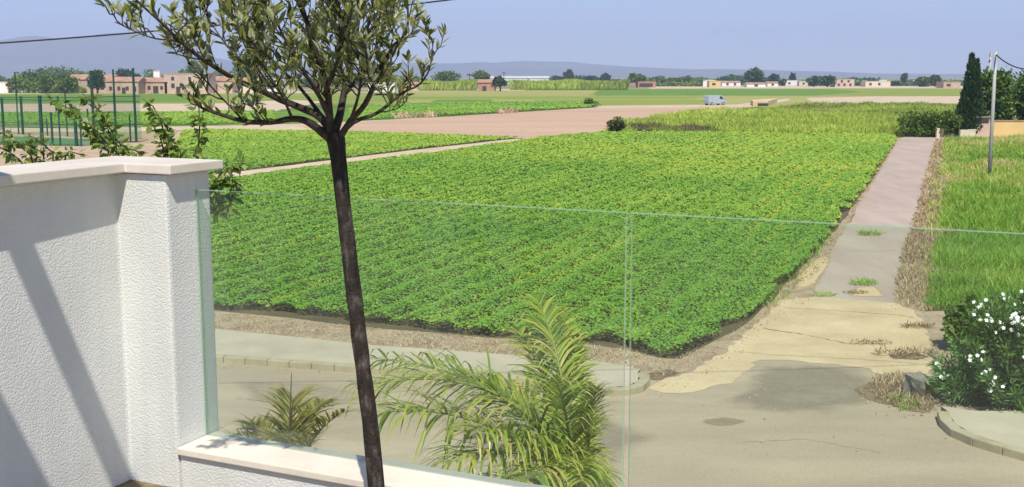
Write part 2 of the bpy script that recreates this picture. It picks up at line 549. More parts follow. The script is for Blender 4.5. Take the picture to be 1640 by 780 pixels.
def sheet(name, pts, z, mat, kind="structure", rough_edge=0.0, px=True, seg=None):
    """flat sheet from ground points; the outline gets small irregularities"""
    P = [G(*p) for p in pts] if px else [Vector((p[0], p[1], 0)) for p in pts]
    if rough_edge > 0:
        Q = []
        n = len(P)
        for i in range(n):
            a, b = P[i], P[(i + 1) % n]
            k = max(1, min(60, int((b - a).length / (seg or rough_edge * 4))))
            for j in range(k):
                q = a.lerp(b, j / k)
                s = rough_edge * (1 if j else 0.5)
                Q.append(q + Vector((random.uniform(-s, s), random.uniform(-s, s), 0)))
        P = Q
    me = bpy.data.meshes.new(name)
    c0 = sum(P, Vector()) / len(P)
    v2 = [Vector((p.x - c0.x, p.y - c0.y)) for p in P]
    ov, _, of, _, _, _ = delaunay_2d_cdt(v2, [], [list(range(len(P)))], 1, 1e-5)
    me.from_pydata([(v.x + c0.x, v.y + c0.y, z) for v in ov], [], of)
    bm = bmesh.new(); bm.from_mesh(me)
    for f in bm.faces:
        f.normal_update()
        if f.normal.z < 0: f.normal_flip()
    bm.to_mesh(me); bm.free()
    o = link(name, me, mat)
    if kind: o["kind"] = kind
    return o


# ------------------------------------------------------------------ terrain and hills
me = bpy.data.meshes.new("ground")
me.from_pydata([(-9200, -300, 0), (9200, -300, 0), (9200, 9200, 0), (-9200, 9200, 0)], [], [(0, 1, 2, 3)])
tag(link("ground", me, M["terrain"]), kind="structure")

prof = [(-900, 80), (-400, 72), (-200, 66), (0, 62), (60, 57), (100, 57), (150, 54), (200, 51), (235, 53), (280, 66), (330, 86), (400, 97), (500, 103), (600, 102), (650, 99), (700, 98), (760, 97), (830, 96), (900, 98), (950, 102), (1000, 105), (1100, 107), (1200, 109), (1300, 112), (1400, 115), (1500, 116), (1640, 116), (2300, 116)]
pxs = np.arange(-900, 2301, 10.0)
el = np.interp(pxs, [p[0] for p in prof], [p[1] for p in prof])
el = np.convolve(np.pad(el, 2, mode="edge"), np.ones(5) / 5, "valid")
rr = np.linspace(0, 1, 22)
V = []
for i, pxv in enumerate(pxs):
    ang = math.atan((pxv - 820) / 1820.0)
    hpk = (122.0 - el[i]) / 1800.0
    for j, t in enumerate(rr):
        rad = 5200 + 3400 * t
        sh = max(0.0, math.sin(math.pi * min(1, t / 1.2)) ** 1.5)
        x, y = rad * math.sin(ang) / math.cos(ang) if False else rad * math.sin(ang), rad * math.cos(ang)
        nz = mnoise.fractal(Vector((x * 0.0011, y * 0.0011, 3.3)), 0.9, 2.1, 6)
        ridge = hpk * y * sh
        z = ridge * (0.90 + 0.22 * nz) - (18 if t in (0.0, 1.0) else 0)
        V.append((x, y, z - 1.0 if t > 0 else -0.5))
nr = len(rr)
Fc = [(i * nr + j, (i + 1) * nr + j, (i + 1) * nr + j + 1, i * nr + j + 1) for i in range(len(pxs) - 1) for j in range(nr - 1)]
me = bpy.data.meshes.new("hills")
me.from_pydata(V, [], Fc)
me.polygons.foreach_set("use_smooth", [True] * len(me.polygons))
o = link("hills", me, M["hill"]); o["kind"] = "structure"

# far strips of farmland, laid on the ground one above the other
SH = lambda name, pts, z, m, e=0.0, seg=None: sheet(name, pts, z, M[m], rough_edge=e, seg=seg)
SH("field", [(-300, 135), (1900, 133), (1900, 140), (-300, 144)], 0.004, "g_olive")
SH("dirt_strip", [(1040, 138), (1900, 138), (1900, 141.5), (1040, 142)], 0.008, "dirt", 1.0)
SH("field", [(640, 143), (960, 142), (1420, 141.5), (1900, 142), (1900, 153), (640, 153)], 0.012, "g_mid", 1.0)
SH("field", [(600, 145), (960, 145), (940, 153), (600, 153)], 0.016, "g_yellow", 1.0)
SH("field", [(960, 143), (1330, 143), (1380, 147), (1300, 153.3), (950, 153.3)], 0.020, "g_bright", 1.0)
SH("field", [(600, 153), (1900, 153.3), (1900, 175), (1180, 172), (960, 171), (600, 171)], 0.008, "g_yellow", 0.5)
SH("field", [(600, 154.5), (1150, 154), (1100, 158.5), (600, 159.5)], 0.012, "g_mid", 0.5)
SH("field", [(700, 160), (785, 159.7), (790, 163), (690, 163.5)], 0.016, "g_bright", 0.4)
SH("field", [(860, 160), (1140, 159.7), (1120, 166.5), (960, 168), (850, 165)], 0.016, "g_mid", 0.4)
SH("dirt_strip", [(600, 143.2), (840, 143), (840, 145), (600, 145.5)], 0.020, "dirt", 0.6)
# left hand strips, beyond the court
SH("dirt_strip", [(-300, 146), (470, 144), (500, 150), (-300, 152)], 0.012, "dirt", 0.8)
SH("field", [(-300, 151), (330, 150), (520, 149), (640, 150), (640, 166), (-300, 167)], 0.016, "g_mid", 0.5)
SH("field", [(-300, 152), (310, 151), (330, 163), (-300, 165)], 0.020, "g_bright", 0.5)
SH("dirt_strip", [(-300, 167), (340, 166), (470, 160), (520, 163), (440, 178), (300, 181), (-300, 184)], 0.020, "dirt", 0.4)
SH("field", [(-300, 184), (300, 181), (440, 178), (640, 172), (640, 192), (520, 196), (330, 203), (-300, 205)], 0.024, "g_bright", 0.4)
SH("dirt_track", [(-300, 205), (200, 204), (330, 202), (480, 199), (640, 191), (700, 197), (560, 212), (480, 209), (330, 208.5), (200, 212), (-300, 214)], 0.028, "dirt", 0.35)
SH("ploughed_field", [(470, 203), (560, 197), (640, 191), (720, 187), (830, 180), (960, 172), (1050, 169), (1180, 170), (1205, 173), (1120, 190), (1000, 205), (965, 214), (870, 223), (700, 217.5), (560, 212)], 0.032, "plough", 0.3)
SH("dirt_track", [(950, 170), (1180, 167.5), (1225, 162), (1262, 158), (1268, 160.5), (1235, 167), (1205, 172), (1180, 171.5), (960, 173.2)], 0.036, "dirt", 0.2)
SH("dirt_strip", [(1290, 157), (1400, 154.5), (1900, 154), (1900, 163), (1540, 165.5), (1330, 166), (1300, 163)], 0.020, "dirt", 0.4)
SH("dirt_strip", [(1300, 176), (1400, 173), (1410, 182), (1330, 188), (1300, 186)], 0.024, "dirt", 0.4)

# ------------------------------------------------------------------ near ground
FIELD1 = [(-300, 485), (0, 492), (345, 500), (470, 512), (600, 528), (780, 543), (900, 548), (1000, 562), (1060, 577), (1090, 578), (1150, 545), (1205, 512), (1250, 470), (1300, 415), (1352, 352), (1400, 285), (1436, 226), (1430, 219), (1200, 216), (980, 214), (870, 223), (800, 234.5), (620, 259), (340, 295), (0, 346), (-300, 395)]
FIELD2 = [(200, 301), (340, 281), (620, 246), (790, 226.5), (830, 222.5), (700, 218), (560, 213), (330, 209.5), (292, 212), (282, 232), (262, 258)]
SH("yard", [(-300, 231), (235, 229), (290, 210), (290, 222), (276, 258), (215, 310), (0, 336), (-300, 380)], 0.042, "yard", 0.15, 2.0)
sheet("field", FIELD1, 0.036, M["crop_soil"], rough_edge=0.09, seg=1.2)
sheet("field", FIELD2, 0.040, M["crop_soil"], rough_edge=0.12, seg=2.0)
SH("footpath", [(100, 343), (340, 302), (620, 266), (800, 240), (880, 224), (876, 219.5), (790, 225.5), (620, 244.5), (340, 279), (150, 308)], 0.038, "dirt", 0.12, 1.2)
SH("verge", [(-700, 462), (345, 490), (600, 525), (780, 540), (1000, 558), (1070, 574), (1150, 542), (1210, 500), (1250, 465), (1300, 410), (1352, 348), (1436, 222), (1450, 222), (1352, 372), (1310, 480), (1225, 525), (1120, 596), (1060, 616), (1030, 600), (985, 590), (600, 560), (345, 540), (-700, 500)], 0.0330, "verge", 0.12)
SH("lane", [(1300, 480), (1345, 380), (1441, 224), (1446, 220), (1640, 217), (1640, 222.5), (1497, 223), (1470, 330), (1440, 420), (1432, 490)], 0.0345, "lane", 0.09, 0.35)
SH("verge", [(1429, 500), (1440, 420), (1470, 330), (1493, 226), (1520, 226), (1518, 300), (1530, 400), (1520, 470), (1560, 560), (1500, 640), (1475, 560)], 0.0335, "verge", 0.12)
SH("road", [(-1200, 505), (345, 520), (985, 555), (1100, 540), (1190, 480), (1390, 470), (1480, 470), (1700, 470), (2400, 560), (3200, 1200), (820, 1500), (-1800, 1200)], 0.030, "road")
SH("concrete_apron", [(1040, 624), (1060, 612), (1115, 594), (1165, 560), (1215, 520), (1250, 483), (1300, 477), (1435, 487), (1466, 500), (1485, 545), (1492, 605), (1440, 612), (1390, 592), (1280, 580), (1215, 580), (1190, 600), (1170, 616), (1110, 630), (1060, 632)], 0.0355, "apron", 0.10, 0.22)


def mat_blot(name, c1, c2, soft=0.35, nscale=1.2):
    """a stain or patch whose worn outline breaks up into what lies under it"""
    m, nt, out = newmat(name)
    L = nt.links
    at = N(nt, "ShaderNodeAttribute", attribute_name="fade")
    tc = N(nt, "ShaderNodeTexCoord")
    nz = N(nt, "ShaderNodeTexNoise", Scale=nscale, Detail=9.0, Roughness=0.68)
    L.new(tc.outputs["Object"], nz.inputs["Vector"])
    ad = N(nt, "ShaderNodeMath", operation="MULTIPLY_ADD")
    ad.inputs[1].default_value = 1.6
    L.new(nz.outputs["Fac"], ad.inputs[0]); L.new(at.outputs["Fac"], ad.inputs[2])
    mr = N(nt, "ShaderNodeMapRange", interpolation_type="SMOOTHSTEP")
    mr.inputs[1].default_value = 0.95
    mr.inputs[2].default_value = 0.95 + soft
    L.new(ad.outputs[0], mr.inputs[0])
    n2 = N(nt, "ShaderNodeTexNoise", Scale=9.0, Detail=8.0, Roughness=0.7)
    L.new(tc.outputs["Object"], n2.inputs["Vector"])
    r = ramp(nt, [(0.32, c1), (0.68, c2)])
    L.new(n2.outputs["Fac"], r.inputs[0])
    p = N(nt, "ShaderNodeBsdfPrincipled", Roughness=0.92)
    p.inputs["Specular IOR Level"].default_value = 0.2
    L.new(r.outputs[0], p.inputs["Base Color"])
    t = N(nt, "ShaderNodeBsdfTransparent")
    mx = N(nt, "ShaderNodeMixShader")
    L.new(mr.outputs[0], mx.inputs[0]); L.new(t.outputs[0], mx.inputs[1]); L.new(p.outputs[0], mx.inputs[2])
    L.new(mx.outputs[0], out.inputs[0])
    return m


B_PATCH = mat_blot("worn dark asphalt repair", (0.265, 0.228, 0.163), (0.335, 0.287, 0.205), 1.3, 0.9)
B_DARK = mat_blot("damp road stain", (0.27, 0.22, 0.14), (0.33, 0.27, 0.175), 1.1, 3.5)
B_PALE = mat_blot("pale dusty road wear", (0.37, 0.31, 0.22), (0.46, 0.39, 0.28), 1.2, 0.35)
B_GREY = mat_blot("grey road wear", (0.29, 0.245, 0.18), (0.35, 0.30, 0.22), 1.2, 0.35)
B_EARTH = mat_blot("earth and leaf litter", (0.12, 0.085, 0.05), (0.30, 0.22, 0.14), 0.2, 3.0)
B_SAND = mat_blot("spilled pale sand", (0.52, 0.39, 0.225), (0.63, 0.48, 0.28), 0.8, 2.0)


def blot(name, pts, z, mat):
    P = [G(*p) for p in pts]
    # densify the outline
    Q = []
    for a, b in zip(P, P[1:] + P[:1]):
        for k in range(6): Q.append(a.lerp(b, k / 6))
    c = sum(Q, Vector()) / len(Q)
    n = len(Q)
    vs = [(c.x, c.y, z)] + [(c.x + (q.x - c.x) * .55, c.y + (q.y - c.y) * .55, z) for q in Q] + [(c.x + (q.x - c.x) * 1.25, c.y + (q.y - c.y) * 1.25, z) for q in Q]
    fs = []
    for k in range(n):
        k2 = (k + 1) % n
        fs += [(0, 1 + k, 1 + k2), (1 + k, 1 + n + k, 1 + n + k2, 1 + k2)]
    me = bpy.data.meshes.new(name)
    me.from_pydata(vs, [], fs)
    at = me.attributes.new("fade", "FLOAT", "POINT")
    at.data.foreach_set("value", [1.0] + [1.0] * n + [-0.55] * n)
    bm = bmesh.new(); bm.from_mesh(me)
    bmesh.ops.recalc_face_normals(bm, faces=bm.faces)
    for f in bm.faces:
        if f.normal.z < 0: f.normal_flip()
    bm.to_mesh(me); bm.free()
    o = link(name, me, mat); o["kind"] = "structure"


blot("road_wear", [(360, 610), (520, 612), (640, 640), (520, 660), (380, 650)], 0.0309, B_PALE)
blot("road_wear", [(700, 690), (960, 660), (1080, 700), (980, 760), (760, 740)], 0.0312, B_GREY)
blot("road_patch", [(1184, 606), (1225, 585), (1300, 580), (1380, 588), (1440, 606), (1450, 640), (1330, 676), (1200, 668), (1130, 650), (1185, 626)], 0.0366, B_PATCH)
blot("road_stain", [(1158 + 42 * math.cos(a * .5236), 678 + 8 * math.sin(a * .5236)) for a in range(12)], 0.0315, B_DARK)
blot("lane_patch", [(1368, 460), (1405, 459), (1425, 480), (1355, 478)], 0.0374, B_SAND)
blot("lane_patch", [(1300, 415), (1330, 402), (1336, 420), (1300, 470), (1265, 478), (1270, 450)], 0.0378, B_SAND)
blot("verge", [(1362, 626), (1395, 610), (1440, 608), (1500, 628), (1500, 668), (1460, 664), (1405, 650), (1368, 636)], 0.0382, B_EARTH)
blot("verge", [(1420, 570), (1470, 566), (1490, 575), (1470, 580), (1430, 578)], 0.0386, B_EARTH)
blot("verge", [(1040, 600), (1075, 592), (1090, 600), (1060, 612), (1036, 612)], 0.0390, B_EARTH)
# expansion cracks in the apron: thin dark sunk strips of earth
CRACKM = mat_noise("crack filled with dirt", (0.10, 0.08, 0.055), (0.20, 0.15, 0.10), 8, 0.95)


def crack(pts, z, wid, seed):
    """a thin ragged crack: ribbon of varying width"""
    r = random.Random(seed)
    P = [G(*p) for p in pts]
    Q = []
    for a, b in zip(P[:-1], P[1:]):
        n = max(2, int((b - a).length / 0.09))
        t = (b - a).normalized(); nn = Vector((-t.y, t.x, 0))
        for k in range(n):
            Q.append((a.lerp(b, k / n) + nn * r.gauss(0, .022), nn, wid * r.uniform(.25, 1.2)))
    vs, fs = [], []
    for q, nn, w in Q:
        vs += [tuple(q + nn * w * .5 + Vector((0, 0, z))), tuple(q - nn * w * .5 + Vector((0, 0, z)))]
    for k in range(len(Q) - 1):
        fs.append((2 * k, 2 * k + 1, 2 * k + 3, 2 * k + 2))
    me = bpy.data.meshes.new("crack"); me.from_pydata(vs, [], fs)
    o = link("crack", me, CRACKM); o["kind"] = "structure"


crack([(1221, 528), (1290, 539), (1360, 553), (1420, 553.5)], 0.0362, 0.07, 1)
crack([(1255, 495), (1350, 500), (1440, 507), (1470, 512)], 0.0362, 0.045, 2)
crack([(1180, 566), (1260, 572), (1380, 578), (1480, 586)], 0.0364, 0.03, 3)
crack([(1180, 712), (1290, 706), (1420, 730)], 0.0318, 0.012, 4)
crack([(380, 640), (470, 652), (560, 648), (700, 668)], 0.0318, 0.022, 6)
crack([(1380, 340), (1425, 342), (1462, 339)], 0.0352, 0.03, 7)
crack([(1352, 402), (1400, 405), (1440, 402)], 0.0352, 0.035, 8)
crack([(1408, 285), (1445, 286), (1478, 284)], 0.0352, 0.04, 9)


def gravel(polys, dens, seed):
    """loose grit and pebbles: small low stones"""
    r = np.random.default_rng(seed)
    V = []
    for poly_px in polys:
        x, y = scatter(gp(poly_px), lambda q: np.full_like(q, dens), 1e6)
        n = len(x)
        s = r.uniform(.008, .026, n) * r.uniform(.6, 1.4, n)
        a = r.uniform(0, 6.28, n)
        c = np.stack([x, y, np.full(n, .034)], 1)
        u = np.stack([np.cos(a), np.sin(a), 0 * a], 1) * s[:, None]
        v = np.stack([-np.sin(a), np.cos(a), 0 * a], 1) * s[:, None] * .75
        t = np.stack([0 * a, 0 * a, s * .8], 1)
        p0, p1, p2, p3 = c - u - v, c + u - v, c + u + v, c - u + v
        q0, q1, q2, q3 = c - .5 * u - .6 * v + t, c + .6 * u - .5 * v + t * .9, c + .5 * u + .6 * v + t, c - .6 * u + .5 * v + t * .8
        for f in ((q0, q1, q2, q3), (p0, p1, q1, q0), (p1, p2, q2, q1), (p2, p3, q3, q2), (p3, p0, q0, q3)):
            V.append(np.stack(f, 1).reshape(-1, 3))
    V = np.concatenate(V)
    o = quads_obj("gravel", V, r.random(len(V) // 4), M["straw"])
    return tag(o, kind="stuff")


gravel([[(1040, 628), (1110, 600), (1170, 560), (1215, 520), (1250, 480), (1300, 470), (1300, 484), (1235, 520), (1180, 575), (1120, 615), (1060, 640)],
        [(1360, 620), (1440, 604), (1500, 630), (1500, 676), (1400, 668)],
        [(1425, 500), (1440, 420), (1452, 420), (1445, 500)],
        [(345, 585), (985, 614), (985, 622), (345, 592)]], 34, 8)
gravel([[(1040, 625), (1640, 590), (1640, 700), (1040, 760)]], 1.6, 9)
gravel([[(345, 500), (600, 528), (985, 560), (1080, 580), (1060, 612), (985, 590), (600, 562), (345, 538)]], 30, 10)


def kerb_run(path, inner, name_k, name_p, zt=0.17):
    """kerb blocks along a ground path (front edge) and the pavement slab behind them"""
    P = [G(*p) for p in path]
    I = [G(*p) for p in inner]
    L = [0]
    for a, b in zip(P[:-1], P[1:]): L.append(L[-1] + (b - a).length)

    def at(s):
        for i in range(len(P) - 1):
            if s <= L[i + 1] or i == len(P) - 2:
                return P[i].lerp(P[i + 1], (s - L[i]) / max(1e-6, L[i + 1] - L[i]))
    cen = sum((I[i] for i in range(len(I))), Vector()) / len(I)
    n = int(L[-1] / 0.5)
    mb = MB()
    back = []
    for k in range(n):
        a, b = at(k * L[-1] / n + 0.006), at((k + 1) * L[-1] / n - 0.006)
        t = (b - a).normalized()
        nrm = Vector((-t.y, t.x, 0))
        w = 0.20
        dz = random.uniform(-0.004, 0.004)
        poly = [a, b, b + nrm * w, a + nrm * w]
        mb.prism([(q.x, q.y) for q in poly], 0.0, zt + dz)
        if k == 0: back.append(a + nrm * w * 0.95)
        back.append((a + b) / 2 + nrm * w * 0.95)
        if k == n - 1: back.append(b + nrm * w * 0.95)
    o = mb.build(name_k, M["kerb"], bevel=0.018); o["kind"] = "structure"
    poly = back + list(reversed(I))
    c0 = sum(poly, Vector()) / len(poly)
    v2 = [Vector((p.x - c0.x, p.y - c0.y)) for p in poly]
    ov, _, of, _, _, _ = delaunay_2d_cdt(v2, [], [list(range(len(poly)))], 1, 1e-4)
    vs = [(v.x + c0.x, v.y + c0.y, zt - 0.010) for v in ov]
    fs = [tuple(f) for f in of]
    for a, b in zip(I[:-1], I[1:]):
        k = len(vs)
        vs += [(a.x, a.y, zt - 0.010), (b.x, b.y, zt - 0.010), (b.x, b.y, 0), (a.x, a.y, 0)]
        fs.append((k, k + 1, k + 2, k + 3))
    me = bpy.data.meshes.new(name_p)
    me.from_pydata(vs, [], fs)
    bm = bmesh.new(); bm.from_mesh(me)
    for f in bm.faces:
        f.normal_update()
        if f.normal.z < -0.01: f.normal_flip()
    bm.to_mesh(me); bm.free()
    o = link(name_p, me, M["pavement"]); o["kind"] = "structure"


kerb_run([(-1200, 549), (345, 583), (600, 602), (800, 620), (960, 637), (1005, 638), (1030, 631), (1041, 620), (1036, 609)],
         [(-1200, 515), (345, 537), (600, 564), (780, 577), (950, 590), (1000, 597), (1025, 604)], "kerb", "pavement")
kerb_run([(1500, 672), (1506, 690), (1525, 705), (1560, 719), (1640, 742), (1760, 776), (2100, 870)],
         [(1506, 664), (1560, 672), (1640, 672), (1760, 690), (2100, 740)], "kerb", "pavement")

# ------------------------------------------------------------------ crops
ROW = np.array([0.353, 0.936]); ROWN = np.array([0.936, -0.353])


def crop(name, poly_px, hmax, base_tint, row=0.95, dens=2.5, smin=0.058, k=0.0017, seed=1, mat="crop", rowamp=0.22, patch=True):
    poly = gp(poly_px)
    size = lambda r: np.maximum(smin, r * k)
    x, y = scatter(poly, lambda r: dens / size(r) ** 2, 1e6)
    k2 = in_poly(x + 0.9 * (vnoise(x, y, 1.3, seed + 30) - .5), y + 1.3 * (vnoise(x, y, 1.1, seed + 31) - .5), poly)
    x, y = x[k2], y[k2]
    r = np.hypot(x, y)
    s = size(r) * rng.uniform(0.65, 1.35, len(x))
    u = x * ROWN[0] + y * ROWN[1]
    ph = 0.5 + 0.5 * np.cos(2 * np.pi * u / row + 1.3 * vnoise(x, y, 4.0, seed + 5))
    n1 = vnoise(x, y, 0.55, seed); n2 = vnoise(x, y, 6.0, seed + 1); n3 = vnoise(x, y, 17.0, seed + 2)
    clump = vnoise(x, y, 1.6, seed + 3)
    canopy = hmax * (0.40 + 0.42 * ph + 0.30 * n1 + 0.12 * (clump - 0.5))
    keep = rng.random(len(x)) < 0.42 + 0.5 * ph + 0.25 * n1
    x, y, r, s, u, ph, n1, n2, n3, canopy, clump = [a[keep] for a in (x, y, r, s, u, ph, n1, n2, n3, canopy, clump)]
    z = 0.04 + canopy * rng.beta(8, 1.1, len(x))
    # leaves turn towards the sun
    nn = np.stack([rng.normal(0, 0.40, len(x)) + 0.05, rng.normal(0, 0.40, len(x)) - 0.45, np.ones(len(x))], 1)
    az = rng.uniform(0, 2 * np.pi, len(x))
    A = np.stack([np.cos(az), np.sin(az), rng.normal(-0.1, 0.35, len(x))], 1)
    P = np.stack([x, y, z], 1)
    V = rhombs(P - unit(A) * s[:, None] * 0.5, A, nn, s * 1.15, s * 1.0, 0.08)
    T = base_tint + 0.11 * rng.normal(size=len(x)) + 0.22 * (n2 - 0.5) + 0.20 * (n3 - 0.5) + 0.16 * (n1 - 0.5)
    if patch:
        # thin yellowing rows among the green ones
        rid = np.floor(u / row + 0.5)
        yel = vnoise(rid * 7.3, y * 0.9 + rid * 13.7, 9.0, seed + 9)
        T = T + np.where((ph < 0.55), 0.22 * np.clip((yel - 0.45) / 0.4, 0, 1), 0)
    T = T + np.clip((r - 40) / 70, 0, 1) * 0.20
    return tag(quads_obj(name, V, np.clip(T, 0, 1), M[mat]), kind="stuff")


crop("crop_leaves", FIELD1, 0.34, 0.36, seed=3)
crop("crop_leaves", FIELD2, 0.24, 0.36, smin=0.09, k=0.0018, dens=2.2, seed=23, patch=False)
crop("crop_leaves", [(560, 196), (640, 189.5), (720, 186), (830, 179.5), (940, 173), (965, 170), (940, 166), (800, 166.5), (640, 169), (560, 176)], 0.5, 0.22, smin=0.2, k=0.0017, dens=1.7, seed=33, patch=False, row=1.6)
crop("crop_leaves", [(-300, 203), (330, 201), (440, 195), (440, 180), (300, 182), (-300, 185)], 0.4, 0.3, smin=0.2, k=0.0017, dens=1.6, seed=43, patch=False, row=1.6)


def blades(name, poly_px, h0, h1, base_tint, dens, w, seed, mat, wk=0.0006, tvar=0.2, hfun=None, tfun=None, lean=0.35, tnoise=0.5, px=True, nseg=1):
    """grass blades: tapered bent quads"""
    poly = gp(poly_px) if px else poly_px
    x, y = scatter(poly, lambda r: dens * (30.0 / np.maximum(r, 15.0)) ** 1.2, 1e6)
    r = np.hypot(x, y)
    n1 = vnoise(x, y, 1.5, seed); n2 = vnoise(x, y, 8.0, seed + 1); n3 = vnoise(x, y, 0.5, seed + 3)
    h = (h0 + (h1 - h0) * n1 * (0.5 + n2)) * rng.uniform(0.55, 1.2, len(x))
    if hfun is not None: h = h * hfun(x, y)
    k = h > 0.03
    x, y, r, n1, n2, n3, h = [a[k] for a in (x, y, r, n1, n2, n3, h)]
    wd = np.maximum(w, r * wk) * rng.uniform(0.6, 1.4, len(x))
    az = rng.uniform(0, 2 * np.pi, len(x))
    S = np.stack([np.cos(az), np.sin(az), np.zeros(len(x))], 1)
    Dv = np.stack([rng.normal(0, lean, len(x)), rng.normal(0, lean, len(x)), np.ones(len(x))], 1)
    P = np.stack([x, y, np.full(len(x), 0.03)], 1)
    tip = P + unit(Dv) * h[:, None]
    mid = P + unit(Dv * np.array([0.5, 0.5, 1.0])) * h[:, None] * 0.55
    V = np.stack([P - S * wd[:, None] * 0.25, mid - S * wd[:, None] * 0.5, tip, mid + S * wd[:, None] * 0.5], 1).reshape(-1, 3)
    T = base_tint + tvar * rng.normal(size=len(x)) + tnoise * (n2 - 0.5) + 0.3 * (n3 - 0.5)
    if tfun is not None: T = T + tfun(x, y)
    return tag(quads_obj(name, V, np.clip(T, 0, 1), M[mat]), kind="stuff")


# weedy field right of the lane
RF = [(1512, 226), (1900, 222), (2300, 300), (2300, 520), (1640, 500), (1480, 500), (1500, 420), (1510, 330)]
sheet("field", RF, 0.048, M["crop_soil"], rough_edge=0.15)
blades("grass", RF, 0.2, 0.85, 0.34, 330, 0.022, 61, "grass", wk=0.0006, lean=0.6, tnoise=0.9, tvar=0.26, tfun=lambda x, y: 0.2 * np.clip((y - 45) / 50, 0, 1) + 0.7 * np.clip(vnoise(x, y, 3.5, 77) * 2.2 - 1.2, 0, 1) * np.clip((y - 30) / 40, .25, 1) - 0.25 * np.clip(vnoise(x, y, 5.0, 78) * 2 - 1.1, 0, 1))
# dry grass along the lane
blades("dry_grass", [(1434, 488), (1443, 420), (1473, 330), (1490, 255), (1498, 228), (1524, 228), (1518, 300), (1532, 400), (1515, 475), (1490, 505)], 0.12, 0.55, 0.5, 230, 0.018, 71, "straw", wk=0.0007, lean=0.9)
blades("dry_grass", [(-300, 482), (345, 503), (600, 530), (780, 545), (1000, 563), (1072, 582), (1150, 548), (1215, 508), (1258, 466), (1300, 420), (1352, 355), (1420, 250), (1425, 250), (1345, 380), (1310, 440), (1262, 475), (1225, 512), (1120, 588), (1060, 606), (985, 588), (600, 561), (345, 536), (-300, 506)], 0.03, 0.14, 0.5, 150, 0.016, 81, "straw", wk=0.0007, lean=1.3)
blades("weeds", [(1475, 470), (1480, 360), (1497, 250), (1516, 240), (1516, 320), (1530, 400), (1515, 480)], 0.1, 0.5, 0.5, 60, 0.02, 82, "grass", wk=0.0008, lean=0.6)
blades("weeds", [(1200, 480), (1262, 440), (1330, 370), (1340, 372), (1262, 478), (1225, 500)], 0.1, 0.35, 0.55, 60, 0.03, 83, "grass", wk=0.0009, lean=0.6)
blades("dry_grass", [(1395, 610), (1445, 606), (1500, 625), (1500, 662), (1450, 660), (1405, 645)], 0.06, 0.3, 0.35, 330, 0.016, 85, "straw", lean=0.8)
blades("weeds", [(1420, 640), (1455, 636), (1475, 655), (1440, 664)], 0.06, 0.22, 0.35, 420, 0.02, 86, "grass", lean=0.7)
# reed and tall grass belt beyond the first field
RB = [(968, 214.5), (1200, 217), (1440, 219), (1536, 216), (1540, 172), (1440, 168), (1300, 169), (1195, 177), (1100, 184), (1000, 197)]
sheet("field", RB, 0.040, M["g_yellow"], rough_edge=0.3)


def tan_patch(x, y):
    a, b = G(1350, 180), G(1350, 174)
    d = ((x - a.x) / 12.0) ** 2 + ((y - (a.y + b.y) / 2) / 22.0) ** 2
    return np.clip(d, 0.12, 1)


b_l, b_r = G(1000, 205), G(1120, 205)
blades("reeds", RB, 0.2, 1.15, 0.56, 230, 0.05, 91, "reed", wk=0.0006, lean=0.5, tnoise=0.5, tvar=0.15, hfun=tan_patch,
       tfun=lambda x, y: -0.75 * ((x > b_l.x) & (x < b_r.x) & (y < 130)) * np.clip(1.6 * vnoise(x, y, 4.0, 12) - 0.2, 0, 1) - 0.2 * np.clip((x - 35) / 15, 0, 1))
blades("dry_grass", [(628, 189), (700, 186), (700, 188), (630, 191)], 0.5, 1.3, 0.85, 60, 0.1, 95, "straw", wk=0.0012, lean=0.5)
blades("dry_grass", [(798, 180.5), (828, 179), (828, 181.5), (798, 183)], 0.6, 1.5, 0.85, 80, 0.1, 96, "straw", wk=0.0012, lean=0.5)


# ------------------------------------------------------------------ trees
def crown_pts(c, rad, n, lobes, seed, hollow=0.55, flat=0.0):
    r = np.random.default_rng(seed)
    c = np.array(c, float); rad = np.array(rad, float)
    cent = unit(r.normal(size=(lobes, 3))) * r.uniform(0.25, 0.72, (lobes, 1))
    cent[0] *= 0.1
    lr = r.uniform(0.30, 0.55, lobes)
    idx = r.integers(0, lobes, n)
    d = unit(r.normal(size=(n, 3)))
    q = cent[idx] + d * (lr[idx] * (hollow + (1 - hollow) * r.random(n)) * (1 + 0.18 * r.normal(size=n)))[:, None]
    q[:, 2] = np.maximum(q[:, 2], -0.95)
    return c + q * rad, d, lr[idx], idx


